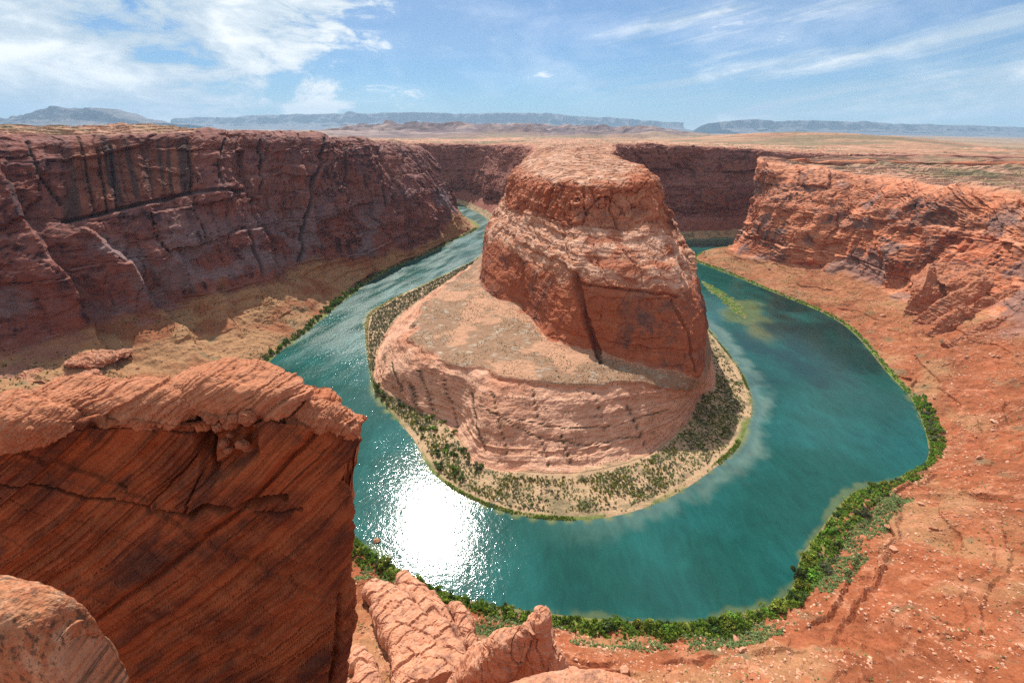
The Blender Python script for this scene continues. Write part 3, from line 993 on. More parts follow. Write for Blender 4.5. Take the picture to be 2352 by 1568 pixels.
    # beach
    G2[..., 2] += m_beach * sstep(v, 1.0, 1.3) * fbm(sc(G, 9), 3) * .5
    N = grid_normals(G2)
    if N[..., 2].mean() < 0:
        N = -N
    n1, n2, n3 = fbm(sc(G2, 50), 4), fbm(sc(G2, 10), 4), fbm(sc(G2, 3), 3)
    c = cliff_colour(G2, N, .55, .45, .25)
    c_low = lerp(C_RED * .95, C_BROWN * .85, sstep(n1 + .5 * n2, -.1, .9))
    c_low = lerp(c_low, C_VARN, sstep(fbm(sc(G2, 4, 4, 60), 3) + .7 * n1, .25, .9) * .55)
    band = strata(G2[..., 2] * 2.0 + 3 * n1)
    c_low = lerp(c_low, C_ORANGE * .85, np.clip(.08 + .25 * band + .3 * n2, 0, .6))
    c_mid = lerp(C_PALE, C_ORANGE, sstep(n2 + .4 * band, -.4, .7))
    c_mid = lerp(c_mid, C_RED, sstep(fbm(sc(G2, 34) + 4, 3), .05, .5) * .85)
    thin = strata(G2[..., 2] * 9 + 14 * n1)
    c_mid = lerp(c_mid, C_BROWN, sstep(thin, .35, .8) * .45)
    c_up = lerp(lerp(C_RED * 1.15, C_ORANGE, sstep(n1, -.2, .7) * .5), C_BROWN, sstep(n2 + n1, .2, 1.1) * .6)
    c_up = lerp(c_up, C_ORANGE, sstep(r2, .0, .4) * .4)
    cb = lerp(c, c_low, m_low)
    cb = lerp(cb, c_mid, m_mid)
    cb = lerp(cb, c_up, m_upp)
    c_top = lerp(C_PALE * .9, C_ORANGE * .85, sstep(n2 + .4 * n1, -.5, .3))
    c_top = lerp(c_top, C_RED, sstep(strata(G2[..., 2] * 4 + 6 * n1) + .4 * n2, .1, .8) * .55)
    c_top = lerp(c_top, C_SAGE, sstep(fbm(sc(G2, 160, 60, 60) + 3, 4), .05, .5) * .8 * far)
    cb = lerp(cb, c_top, m_top)
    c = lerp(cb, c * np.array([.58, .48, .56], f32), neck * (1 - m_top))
    # apron colours
    bed = strata(G[..., 2] * 6.0 + 9 * fbm(sc(G, 25), 3))
    c_ap = lerp(C_PALE * 1.02, C_ORANGE, np.clip(.35 + .35 * n1 + .25 * bed, 0, 1))
    c_ap = lerp(c_ap, C_BROWN * 1.2, sstep(strata(G[..., 2] * 13 + 16 * fbm(sc(G, 30) + 3, 3)), .3, .8) * .4 * (1 - sstep(vv, 2.9, 3.0)))
    c_ap = lerp(c_ap, C_RED, sstep(vv, 2.55, 2.95) * .35 * sstep(n1, -.5, .3))
    soil = sstep(fbm(sc(G2, 55) + 2, 4) + .42, .0, .2) * sstep(vv, 2.98, 3.05)
    c_be = lerp(np.array([.40, .215, .13], f32), np.array([.235, .135, .08], f32), soil * .9)
    c_be = lerp(c_be, np.array([.42, .38, .31], f32), sstep(n3 + .6 * n2, .35, .9) * soil * .8)
    c_be = lerp(c_be, np.array([.10, .08, .045], f32), sstep(n3, .55, .8) * .6)
    c_ap = lerp(c_ap, c_be, sstep(vv, 2.97, 3.04))
    c_ap = lerp(c_ap, C_SAGE * .55, sstep(n3 - .8 * (1 - crackm), .0, .4) * .9)
    c = lerp(c, c_ap, m_apron)
    c = lerp(c, np.array([.07, .05, .035], f32), crackm * m_apron * .55)
    # beach
    c_bh = lerp(C_SAND, C_SAGE, sstep(n2 + .3 * n1, -.1, .5) * .75)
    c_bh = lerp(c_bh, C_GREEN * .8, (1 - sstep(v + .07 * n2, 1.08, 1.18)) * .8 * sstep(n1 + .5 * n2, -.5, .2))
    c_bh = lerp(c_bh, np.array([.16, .13, .06], f32), 1 - sstep(v, .98, 1.04))
    c = lerp(c, c_bh, 1 - sstep(vv, 1.95, 2.08))
    return G2, c, crackm * m_apron


GI2, CI, JOINT = finish_inner()
_fi = grid_normals(GI2)[..., 2].mean() < 0
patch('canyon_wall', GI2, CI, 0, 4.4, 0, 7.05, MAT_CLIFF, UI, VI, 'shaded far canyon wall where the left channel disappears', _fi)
patch('beach', GI2, CI, 4.4, 22, 0, 2.0, MAT_TALUS, UI, VI, 'sandy beach around the foot of the peninsula', _fi)
patch('apron', GI2, CI, 4.4, 22, 2.0, 4.0, MAT_CLIFF, UI, VI, 'pale sandstone apron inside the river bend', _fi)
patch('butte', GI2, CI, 4.4, 22, 4.0, 9, MAT_CLIFF, UI, VI, 'tall red sandstone butte inside the river bend', _fi)
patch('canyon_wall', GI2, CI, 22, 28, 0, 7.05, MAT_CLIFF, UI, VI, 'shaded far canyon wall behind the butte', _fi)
patch('plateau', GI2, CI, 0, 4.4, 7.05, 9, MAT_CLIFF, UI, VI, 'plateau above the far left canyon wall', _fi)
patch('plateau', GI2, CI, 22, 28, 7.05, 9, MAT_CLIFF, UI, VI, 'scrub plateau above the far canyon wall behind the butte', _fi)

# ------------------------------------------------------------------ the river
def dist_to(curve, X, Y, step=4):
    c = curve[::step, :2].astype(f32)
    out = np.full(X.shape, 1e9, f32)
    for p in c:
        out = np.minimum(out, (X - p[0])**2 + (Y - p[1])**2)
    return np.sqrt(out)


def build_river():
    xs = np.linspace(-460, 760, 520)
    ys = np.concatenate([np.linspace(150, 700, 330), np.linspace(703, 1700, 300), np.linspace(1710, 2500, 50)])
    X, Y = np.meshgrid(xs, ys, indexing='ij')
    X, Y = X.astype(f32), Y.astype(f32)
    di, do = dist_to(SHORE_IN, X, Y), dist_to(SHORE_OUT, X, Y)
    G = np.stack([X, Y, np.zeros_like(X)], -1)
    Q = proj(G)
    n = fbm(sc(G, 60), 4)
    deep = np.array([.006, .060, .048], f32)
    blue = np.array([.010, .084, .076], f32)
    olive = np.array([.17, .17, .05], f32)
    c = lerp(deep, blue, sstep(n, -.4, .6) * .8)
    right = sstep(X, 0, 200)
    c = lerp(c, np.array([.15, .21, .17], f32), sstep(di + 10 * n + 5 * fbm(sc(G, 12), 3), 30, 12) * right * .6)
    c = lerp(c, np.array([.06, .12, .11], f32), sstep(di + 3 * n, 16, 5) * right)
    c = lerp(c, olive, sstep(do + 6 * n + 3 * fbm(sc(G, 9), 3), 4.5, 0) * .4)
    c = lerp(c, olive, sstep(di + 3 * n, 7, 1) * .7)
    # weed beds below the surface downstream of the bar
    for (px, py, rx, ry, k, cc) in ((1755, 770, 45, 38, .75, (.10, .095, .025)), (1850, 705, 130, 90, .85, (.003, .024, .022)),
                                    (1890, 800, 170, 90, .75, (.004, .028, .027)), (1650, 1150, 200, 60, .3, (.005, .05, .04)), (1430, 1360, 260, 50, .35, (.005, .045, .04)), (1700, 720, 45, 25, .5, (.16, .18, .06))):
        e = ((Q[..., 0] - px) / rx)**2 + ((Q[..., 1] - py) / ry)**2
        c = lerp(c, np.array(cc, f32), sstep(e + 1.3 * fbm(sc(G, 38, 60, 38) + px, 5), 1.5, -.2) * k)
    rip = .125 + .05 * sstep(X, 80, -60) + .40 * sstep(Y, 400, 720) * sstep(X, 120, -60)
    me = grid_mesh('river', G, c, MAT_WATER, False, True, {'ripple': rip, 'sheen': .09 + (.22 + .14 * fbm(np.stack([(X - .35 * Y) / 14, (Y + .35 * X) / 70, 0 * X], -1), 4)) * sstep(Y, 400, 720) * sstep(X, 120, -60)})
    put('river', me, 'teal river looping around the peninsula', kind='structure')


build_river()

# ------------------------------------------------------------------ the country beyond
def build_plain():
    a = np.radians(np.linspace(-75, 75, 700))
    r = np.concatenate([np.geomspace(3000, 11000, 120), np.geomspace(11200, 64000, 70)])
    A, R = np.meshgrid(a, r, indexing='ij')
    G = np.stack([np.sin(A) * R, np.cos(A) * R, np.zeros_like(A)], -1).astype(f32)
    n = fbm(sc(G, 1600), 4)
    h = 236 + 10 * n
    # rocky swells in the middle distance
    az = np.degrees(A)
    sw = sstep(R, 4800, 6500) * (1 - sstep(R, 11000, 16000)) * sstep(az, -24, -16) * (1 - sstep(az, 14, 26))
    knob = np.clip(ridged(sc(G, 1100, 700, 700), 5) + .25, 0, 1.1)
    h = h + sw * (25 + 120 * knob + 40 * fbm(sc(G, 260), 4))
    sw2 = sstep(R, 3400, 4300) * (1 - sstep(R, 5000, 7000)) * sstep(az, -32, -24) * (1 - sstep(az, -6, -2))
    h = h + sw2 * (8 + 50 * knob)
    # broad swell on the right
    hill = np.exp(-((az - 30) / 11)**2) * sstep(R, 3000, 4200) * (1 - sstep(R, 4400, 6500))
    h = h + hill * 72 + hill * 8 * fbm(sc(G, 150, 60, 60), 4)
    h = h - sstep(az, 38, 50) * 60
    h = h - sstep(R, 2600, 3100) * 0 - sstep(R, 3300, 3000) * 18
    G[..., 2] = h
    c = lerp(C_SAND * .8, C_ORANGE * [.8, .85, .9], sstep(n, -.3, .5) * .6)
    c = lerp(c, C_BROWN, sstep(fbm(sc(G, 420, 90, 90) + 11, 4), .15, .5) * .5)
    c = lerp(c, C_SAGE, sstep(fbm(sc(G, 700, 260, 260), 4), -.05, .35) * .7)
    c = lerp(c, lerp(np.array([.13, .09, .10]), np.array([.27, .19, .17]), sstep(fbm(sc(G, 200), 4), -.3, .6)), np.clip(sw * 1.3 + sw2, 0, 1))
    me = grid_mesh('plain', G, c, MAT_FAR, grid_normals(G)[..., 2].mean() < 0)
    put('plain', me, 'desert plain reaching to the horizon', kind='structure')


build_plain()


def ridge(name, pts, dist, base, thick, rough, cols, label):
    """A distant ridge along the skyline survey points pts, with cliffs and foot slopes of its own."""
    xs = np.linspace(pts[0][0], pts[-1][0], 320)
    ys = np.interp(xs, [p[0] for p in pts], [p[1] for p in pts])
    top = np.array([P(x, y, Y=dist) for x, y in zip(xs, ys)])
    prof = [(-1.0, 0.0), (-.55, .28), (-.28, .45), (-.18, .78), (-.10, 1.0), (.3, .96), (1.0, 0.0)]
    rows = []
    for d, k in prof:
        q = top.copy()
        q[:, 1] += d * thick
        q[:, 2] = base + (top[:, 2] - base) * k
        rows.append(q)
    G, V = pchip_rows(np.stack(rows, 1), [10, 8, 10, 8, 6, 8])
    G = G.astype(f32)
    s = thick / 3
    m = np.clip(np.minimum(V, 6 - V), 0, 1)[None, :]
    G[..., 1] += -ridged(sc(G, s * .5, s, s * 2), 4) * thick * .16 * m
    G[..., 2] += fbm(sc(G, s * .4), 4) * rough * m * (G[..., 2] - base > 30)
    c = lerp(np.array(cols[0], f32), np.array(cols[1], f32), sstep(fbm(sc(G, s * .6, s * .6, s * .15), 4), -.4, .5))
    me = grid_mesh(name, G, c, MAT_FAR, grid_normals(G)[..., 2].mean() < 0)
    put(name, me, label, kind='structure')


ridge('mountain', [(-40, 286), (30, 272), (70, 268), (100, 262), (125, 252), (150, 247), (175, 250), (195, 256), (210, 252), (235, 248),
                   (262, 258), (300, 271), (340, 280), (400, 284)], 28000, 230, 4200, 70, ((.10, .085, .09), (.17, .14, .135)),
      'blue twin-peaked mountain on the left horizon')
ridge('mesa', [(410, 290), (420, 272), (480, 270), (560, 271), (575, 266), (640, 265), (700, 263), (800, 262), (812, 257), (830, 262), (940, 259),
               (1060, 262), (1180, 260), (1260, 261), (1330, 268), (1420, 272), (1480, 278), (1560, 282)], 48000, 230, 6000, 50,
      ((.11, .10, .11), (.17, .15, .15)), 'long pale blue mesa on the middle horizon')
ridge('mesa', [(1640, 282), (1690, 277), (1720, 275), (1760, 279), (1860, 278), (1950, 281), (1975, 279), (1990, 282), (2040, 285), (2200, 289),
               (2380, 295), (2600, 300)], 38000, 200, 5200, 50, ((.09, .085, .095), (.14, .125, .125)),
      'low blue mesa on the right horizon')

# ------------------------------------------------------------------ rocks: closed bodies swept along a line
def tube_rock(stations, nu=60, nv=64, power=2.6, section=None, upright=False):
    """stations: (centre, half width, half height, half depth is along the second axis). Returns grid (closed in v)."""
    C = np.array([s[0] for s in stations], float)
    A = np.array([[s[1], s[2]] for s in stations], float)
    R = np.concatenate([C, A, np.zeros((len(C), 1))], 1).reshape(len(C), 2, 3)
    D, U = cr_stations(R, [max(4, nu // (len(C) - 1))] * (len(C) - 1))
    D = D.reshape(-1, 6)
    C, A = D[:, :3], np.maximum(D[:, 3:5], .02)
    T = np.gradient(C, axis=0)
    T /= np.maximum(np.linalg.norm(T, axis=1, keepdims=True), 1e-9)
    up = np.array([0, 0, 1.0])
    side = np.cross(T, up)
    side /= np.maximum(np.linalg.norm(side, axis=1, keepdims=True), 1e-6)
    upv = np.cross(side, T)
    if upright:
        upv = np.broadcast_to(up, side.shape)
    th = np.linspace(0, 2 * math.pi, nv + 1)[:-1]
    cx = np.sign(np.cos(th)) * np.abs(np.cos(th))**(2 / power)
    sy = np.sign(np.sin(th)) * np.abs(np.sin(th))**(2 / power)
    if section is not None:
        sp = np.array(list(section) + [section[0]], float)
        L = np.concatenate([[0], np.cumsum(np.linalg.norm(sp[1:] - sp[:-1], axis=1))])
        tt = np.linspace(0, L[-1], nv + 1)[:-1]
        cx, sy = np.interp(tt, L, sp[:, 0]), np.interp(tt, L, sp[:, 1])
    G = C[:, None] + side[:, None] * (A[:, :1] * cx[None])[..., None] + upv[:, None] * (A[:, 1:] * sy[None])[..., None]
    return G


def tube_mesh(name, G, col, mat, smooth_shade=False):
    nu, nv = G.shape[:2]
    idx = np.arange(nu * nv, dtype=np.int32).reshape(nu, nv)
    nx = np.roll(idx, -1, axis=1)
    q = np.stack([idx[:-1], nx[:-1], nx[1:], idx[1:]], -1).reshape(-1, 4)
    V = np.concatenate([G.reshape(-1, 3), G[0].mean(0)[None], G[-1].mean(0)[None]])
    C = np.concatenate([col.reshape(-1, 3), col[0].mean(0)[None], col[-1].mean(0)[None]])
    a, b = nu * nv, nu * nv + 1
    capa = np.stack([np.full(nv, a), nx[0], idx[0], idx[0]], -1)
    capb = np.stack([np.full(nv, b), idx[-1], nx[-1], nx[-1]], -1)
    me = mesh_from(name, V, q, C, mat, smooth_shade)
    # caps as triangles in a second pass
    import bmesh
    bm = bmesh.new()
    bm.from_mesh(me)
    bm.verts.ensure_lookup_table()
    for cap in (capa, capb):
        for f in cap:
            try:
                bm.faces.new((bm.verts[f[0]], bm.verts[f[1]], bm.verts[f[2]]))
            except ValueError:
                pass
    bmesh.ops.recalc_face_normals(bm, faces=bm.faces)
    bm.to_mesh(me)
    bm.free()
    return me


def tube_normals(G):
    Gp = np.concatenate([G[:, -1:], G, G[:, :1]], 1)
    n = grid_normals(Gp)[:, 1:-1]
    cen = G.mean(1, keepdims=True)
    s = np.sign((n * (G - cen)).sum(-1).mean())
    return n * (s if s != 0 else 1)


def rock_body(stations, scale, nu=60, nv=64, power=2.6, rough=1.0, tone=0.5, tilt=(0.5, 0.0, 1.0), section=None, crack=1.0, beds=1.0, upright=False, grain=1.0, cell=.45, joint=0.0):
    """A displaced sandstone body; scale is its typical size in metres."""
    G = tube_rock(stations, nu, nv, power, section, upright).astype(f32)
    N = tube_normals(G).astype(f32)
    w = np.stack([fbm(sc(G, scale * .5) + 5, 2), fbm(sc(G, scale * .5) + 9, 2), fbm(sc(G, scale * .5) + 13, 2)], -1)
    r1, e1 = cells(sc(G, scale * cell) + .3 * w)
    tv = np.array(tilt, f32) / np.linalg.norm(tilt)
    b = (G @ tv) / scale + .10 * fbm(sc(G, scale * .8) + 3, 3)
    bed = strata(b * 60 + 40) * .5 + strata(b * 190 + 11) * .3
    d = fbm(sc(G, scale * .7), 4) * .12 + r1 * .12 * crack - sstep(e1, .1, 0) * .05 * crack + bed * .035 * beds + fbm(sc(G, scale * .12), 3) * .03 * grain + fbm(sc(G, scale * .03), 2) * .008 * grain
    if joint:
        u = 60.0 / scale
        jw = fbm(sc(G, scale * .5) + 21, 3)
        q1, j1, z1 = blocks((G @ np.array([.78, -.55, .3], f32)) * u + 3 * jw, (G @ np.array([.45, .75, -.4], f32)) * u + 200 + 3 * jw, 14, 44, 18, 60, 61)
        q2, j2, z2 = blocks((G @ np.array([.78, -.55, .3], f32)) * u + 2 * jw, (G @ np.array([.45, .75, -.4], f32)) * u + 200, 5, 16, 7, 22, 62)
        d = d + joint * (q1 * .10 + q2 * .03 - sstep(j1, 1.1, .2) * .10 - sstep(z1, 1.0, .2) * .07 - sstep(j2, .6, .1) * .02)
    G = G + N * (d * scale * rough)[..., None]
    n1, n2 = fbm(sc(G, scale * .6), 4), fbm(sc(G, scale * .12), 4)
    c = lerp(C_ORANGE, C_RED, np.clip(tone + .35 * n1 + .3 * bed, 0, 1))
    c = lerp(c, C_PALE, np.clip(.3 * bed + .45 * n2 + .3 - tone * .5, 0, .8))
    c = lerp(c, C_BROWN, sstep(n2 - n1, .3, 1.2) * .6)
    return G, c


ROOF = [(-1.25, -1.0), (-.7, .1), (.25, 1.0), (.62, .55), (.85, -1.0)]
SLAB = [(-1.2, -1.0), (-1.0, .35), (.45, 1.0), (.8, .75), (1.0, -1.0)]

# spur and buttresses of the canyon sides
def spur_piece(name, stations, scale, parent, mat=MAT_CLIFF, **kw):
    G, c = rock_body(stations, scale, **kw)
    return put(name, tube_mesh(name, G, c, mat), parent=parent)


def empty(name, loc, label, cat=None, group=None, kind=None):
    o = bpy.data.objects.new(name, None)
    COL.objects.link(o)
    for k, v in (('label', label), ('category', cat), ('group', group), ('kind', kind)):
        if v:
            o[k] = v
    return o


spur = empty('rock_spur', None, 'red ribbed sandstone spur at the right edge above the bank', 'rock outcrop')
RIBS = [
    [(2230, 640, 95, 20, 18), (2150, 622, 92, 20, 20), (2120, 680, 62, 17, 17), (2085, 722, 30, 12, 10), (2060, 742, 14, 4, 3)],
    [(2380, 640, 100, 16, 18), (2270, 655, 92, 15, 18), (2185, 695, 68, 15, 15), (2120, 735, 38, 11, 10), (2085, 757, 22, 4, 3)],
    [(2400, 680, 98, 14, 15), (2300, 690, 84, 13, 15), (2200, 728, 58, 12, 13), (2130, 768, 34, 5, 4)],
    [(2430, 730, 84, 14, 14), (2330, 738, 72, 13, 13), (2240, 765, 52, 10, 9), (2170, 795, 36, 4, 3)],
    [(2330, 640, 104, 26, 26), (2230, 645, 92, 24, 26), (2165, 670, 66, 18, 20), (2130, 700, 46, 8, 10)],
]
for rib in RIBS:
    spur_piece('rib', [(P(x, y, z=z - 3), a * 1.15, b * .72) for x, y, z, a, b in rib], 32, spur, nu=120, nv=80, tone=.6, section=ROOF, crack=.5, beds=1.6, tilt=(.7, .3, .7))

for pts in ([(300, 800, 34, 4, 2), (250, 815, 40, 22, 6), (200, 830, 44, 26, 6), (150, 838, 50, 6, 2)], [(250, 850, 30, 4, 2), (170, 862, 38, 20, 5), (90, 868, 44, 20, 5), (40, 870, 48, 4, 2)]):
    slabo = empty('rock_slab', None, 'low grey rock slab showing through the tan slope' if pts[0][1] == 800 else 'low grey rock slab just above the lookout block', 'rock outcrop')
    spur_piece('slab', [(P(x, y, z=z), a, b) for x, y, z, a, b in pts], 40, slabo, nu=110, nv=70, tone=.2, power=2.6, crack=.6, beds=1.5)

# pale ridges on the near bank, right of the lookout block
crag = empty('rock_outcrop', None, 'pale creviced sandstone outcrop above the near bank shrubs', 'rock outcrop')
for s in (
    [(925, 1328, 22, 3, 4), (935, 1350, 26, 7, 8), (985, 1400, 34, 8, 9), (1030, 1450, 40, 7, 8), (1065, 1490, 40, 3, 3)],
    [(850, 1345, 24, 6, 5), (885, 1375, 34, 9, 9), (925, 1430, 46, 10, 10), (975, 1500, 56, 10, 10), (1000, 1600, 66, 10, 10)],
    [(870, 1400, 40, 5, 5), (900, 1440, 48, 8, 8), (930, 1500, 58, 9, 9), (945, 1600, 70, 9, 9)],
    [(960, 1400, 36, 4, 4), (1000, 1440, 46, 9, 10), (1020, 1500, 52, 10, 11), (1030, 1590, 60, 10, 10)],
    [(1040, 1395, 22, 3, 4), (1060, 1430, 30, 5, 8), (1080, 1480, 32, 5, 8), (1090, 1520, 30, 3, 4)],
    [(815, 1505, 52, 4, 4), (835, 1540, 62, 7, 8), (850, 1620, 72, 7, 8)],
):
    spur_piece('ridge', [(P(x, y, z=z - 6), a, b) for x, y, z, a, b in s], 18, crag, MAT_SLICK, nu=190, nv=130, tone=.0, power=2.8, crack=.15, beds=.7, grain=.25, cell=.9, joint=1.0)
pin = empty('rock_pinnacle', None, 'sandstone pinnacle with a balanced block on top at the bottom edge', 'rock outcrop')
for nm, s in (
    ('fin', [(1245, 1432, 112, 3, 3), (1232, 1470, 6 + 105, 6, 7), (1190, 1560, 112, 9, 11), (1150, 1660, 112, 10, 12)]),
    ('fin', [(1215, 1440, 108, 2, 3), (1160, 1490, 106, 6, 8), (1110, 1550, 106, 7, 10), (1060, 1650, 105, 8, 12)]),
    ('fin', [(1262, 1470, 111, 2, 3), (1270, 1530, 108, 4, 9), (1275, 1600, 108, 4, 12)]),
    ('fin', [(1242, 1500, 118, 2.5, 3), (1225, 1550, 118, 5, 6), (1205, 1640, 118, 6, 8)]),
    ('cap_block', [(1238, 1403, 112, 1, 1), (1240, 1412, 112, 3.4, 3), (1243, 1440, 111, 3.6, 3.2), (1243, 1452, 111, 1.5, 1.5)]),
):
    spur_piece(nm, [(P(x, y, Y=Yv), a, b) for x, y, Yv, a, b in s], 14, pin, MAT_SLICK, nu=140, nv=100, tone=.08, power=2.8, crack=.2, beds=1.2, grain=.25, cell=.9, joint=.7)


# ------------------------------------------------------------------ the lookout block in the foreground
def build_block():
    root = empty('rim_outcrop', None, 'big dark red sandstone block with a sunlit top in the foreground', 'rock outcrop')
    X = [-300, 0, 110, 220, 330, 430, 520, 610, 690, 750, 795, 822]
    crest_y = [960, 935, 925, 930, 935, 938, 915, 918, 915, 930, 958, 985]
    crest_Y = [21, 21, 21.5, 22, 22.3, 22.6, 23, 23.2, 23.5, 23.3, 23.2, 23.2]
    lip_y = [1040, 1000, 985, 968, 962, 968, 962, 968, 975, 985, 1000, 1012]
    lip_Y = [17, 18, 18.5, 19, 19.5, 20, 20.5, 20.7, 21, 21.5, 22, 22.6]
    r1_x = [-300, 0, 110, 220, 330, 430, 520, 605, 680, 735, 772, 790]
    r1_y = [1120, 1090, 1085, 1080, 1075, 1078, 1078, 1075, 1075, 1075, 1074, 1072]
    r1_Y = [16.9, 17.8, 18.3, 18.8, 19.2, 19.6, 20.0, 20.3, 20.7, 21.2, 21.8, 22.5]
    r2_x = [-300, 0, 110, 220, 330, 430, 520, 610, 690, 750, 790, 814]
    r2_y = [1230, 1200, 1200, 1200, 1200, 1200, 1200, 1200, 1200, 1198, 1195, 1193]
    r2_Y = [16.3, 17.2, 17.8, 18.3, 18.8, 19.2, 19.6, 20.0, 20.4, 20.9, 21.5, 22.3]
    r3_x = [-300, 0, 110, 220, 330, 430, 520, 610, 690, 745, 785, 806]
    r3_Y = [14.8, 15.6, 16.2, 16.8, 17.3, 17.7, 18.1, 18.5, 19.0, 19.6, 20.3, 21.4]
    cols = []
    for i, x in enumerate(X):
        cr = np.array(P(x, crest_y[i], Y=crest_Y[i]))
        b1 = cr + np.array([-.6, 2.6, -.9])
        b2 = np.array(P(x - 34, crest_y[i] + 260, Y=crest_Y[i] + 5))
        lp = np.array(P(x, lip_y[i], Y=lip_Y[i]))
        q1 = np.array(P(r1_x[i], r1_y[i], Y=r1_Y[i]))
        q2 = np.array(P(r2_x[i], r2_y[i], Y=r2_Y[i]))
        q3 = np.array(P(r3_x[i], 1640, Y=r3_Y[i]))
        q4 = q3 + np.array([0, .5, -14])
        cols.append([b2, b1, cr, lp, q1, q2, q3, q4])
    # the far side, round the corner
    last = cols[-1]
    for dx, dy in ((-8, 1.2), (-70, 4.5)):
        pr = proj(np.array(last))
        cols.append([np.array(P(q[0] + dx * (.4 + .2 * min(k, 3)), q[1], Y=p[1] + dy)) for k, (q, p) in enumerate(zip(pr, last))])
    R = np.array(cols)
    G, V = pchip_rows(R, [14, 16, 52, 58, 58, 130, 14])
    G, U = cr_stations(G, [40, 34, 34, 34, 34, 34, 34, 34, 30, 26, 20, 20, 20])
    G = G.astype(f32)
    N = grid_normals(G)
    if (N[..., 1] < 0).mean() < .5:
        N = -N
    N = smooth(N, 4)
    N /= np.linalg.norm(N, axis=-1, keepdims=True)
    Q = proj(G)
    V2 = np.broadcast_to(V[None], G.shape[:2])
    wob = 8 * np.stack([fbm(sc(G, 1.5), 3), fbm(sc(G, 1.5) + 5, 3)], -1)
    # cross-bedding: thin beds that dip down to the left
    w = fbm(sc(G, 5.0), 3)
    wf = np.stack([fbm(sc(G, 2.2) + 3, 3), w, fbm(sc(G, 2.2) + 8, 3)], -1)
    face = sstep(V2, 2.9, 3.2)
    tv = np.array([-.64, .15, .75], f32)
    b = G @ tv + .16 * w + .5 * np.sin((G @ np.array([.05, .02, .06], f32)) * 2) + (1 - face) * .7 * wf[..., 0]
    pan = sstep(fbm(sc(G, 3.0) + 40, 2), -.5, .2)
    bed = strata(b * 11 + 30)
    bedm = strata(b * 38)
    bed2 = strata(b * 120 + 9)
    slabs = strata(b * 3.0 + 55)
    d = fbm(sc(G, 3.5), 4) * .28 + fbm(sc(G, .7), 4) * .06 + fbm(sc(G, .12), 2) * .012
    d += slabs * .30 * face + bed * (.17 * pan + .07) + bedm * (.085 * pan + .03) + bed2 * .035
    d += (1 - face) * (np.abs(wf[..., 2]) * -.14 + bedm * .07)
    along = G @ np.array([.75, -.1, .64], f32)
    q1, j1, z1 = blocks(along + .5 * w, b * 1.0 + 300, 1.6, 5.0, .5, 1.7, 51)
    q2, j2, z2 = blocks(along + .2 * wf[..., 0], b * 1.0 + 300, .5, 1.8, .12, .45, 52)
    d += face * (q1 * .34 + q2 * .12 * sstep(fbm(sc(G, 2.4) + 70, 2), -.2, .3) - sstep(j1, .05, .0) * .10 * (q1 > .15) - sstep(z1, .04, 0) * .07)
    ribs = sstep(Q[..., 0], 690, 730) * (1 - sstep(Q[..., 1], 1000, 1030))
    d += ribs * (strata(G @ np.array([.8, .1, -.55], f32) * 30) * .16)
    carve = [
        ([(0, 1105), (120, 1128), (240, 1160), (350, 1180), (440, 1184)], 4, .5),
        ([(440, 1184), (470, 1165), (540, 1172), (600, 1160), (650, 1150)], 11, .9),
        ([(590, 1180), (640, 1185), (690, 1170)], 6, .5),
        ([(465, 1000), (470, 1060), (490, 1085), (530, 1070), (575, 1040), (580, 1000)], 26, .8),
        ([(480, 1030), (540, 1010)], 40, .6),
        ([(480, 1040), (490, 1085)], 12, .7),
        ([(120, 965), (220, 990), (300, 985), (400, 1000), (462, 995)], 3, .35),
        ([(455, 965), (560, 975), (650, 968)], 7, .45),
        ([(700, 925), (720, 960), (700, 985)], 5, .4),
        ([(780, 1380), (760, 1568)], 8, .5),
        ([(465, 1085), (420, 1180)], 3, .3),
        ([(330, 1180), (400, 1100), (480, 1010)], 2.5, .25),
    ]
    cm = np.zeros(G.shape[:2], f32)
    for pts, wd, dep in carve:
        k = sstep(seg_dist(Q + wob, pts), wd, wd * .3)
        k = np.where(N[..., 1] < .3, k, 0)
        cm = np.maximum(cm, k)
        d = d - k * dep
    G2 = G + N.astype(f32) * d[..., None]
    n1, n2 = fbm(sc(G2, 3), 4), fbm(sc(G2, .5), 4)
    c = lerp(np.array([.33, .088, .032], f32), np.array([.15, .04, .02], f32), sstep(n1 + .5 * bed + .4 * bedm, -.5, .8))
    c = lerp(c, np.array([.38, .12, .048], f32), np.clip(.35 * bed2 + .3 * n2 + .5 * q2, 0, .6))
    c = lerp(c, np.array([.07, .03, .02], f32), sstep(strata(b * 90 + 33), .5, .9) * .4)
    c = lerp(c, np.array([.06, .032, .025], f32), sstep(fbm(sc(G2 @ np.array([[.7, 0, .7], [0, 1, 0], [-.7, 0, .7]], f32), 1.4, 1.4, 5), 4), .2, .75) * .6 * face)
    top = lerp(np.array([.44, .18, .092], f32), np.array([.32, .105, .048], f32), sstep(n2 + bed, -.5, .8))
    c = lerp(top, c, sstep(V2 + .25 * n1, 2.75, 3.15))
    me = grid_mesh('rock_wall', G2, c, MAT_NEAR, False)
    put('rock_wall', me, parent=root)

    def slab(name, s, scale, **kw):
        G, c = rock_body([(P(x, (a + b) / 2, Y=Yv), hd, (b - a) / 2 * np.linalg.norm(np.array(P(x, (a + b) / 2, Y=Yv)) - [0, 0, CZ]) / FPX * 1.02)
                          for x, a, b, Yv, hd in s], scale, tilt=(-.62, .1, .74), **kw)
        put(name, tube_mesh(name, G, lerp(c, np.array([.40, .15, .072], f32), .6), MAT_NEAR), parent=root)
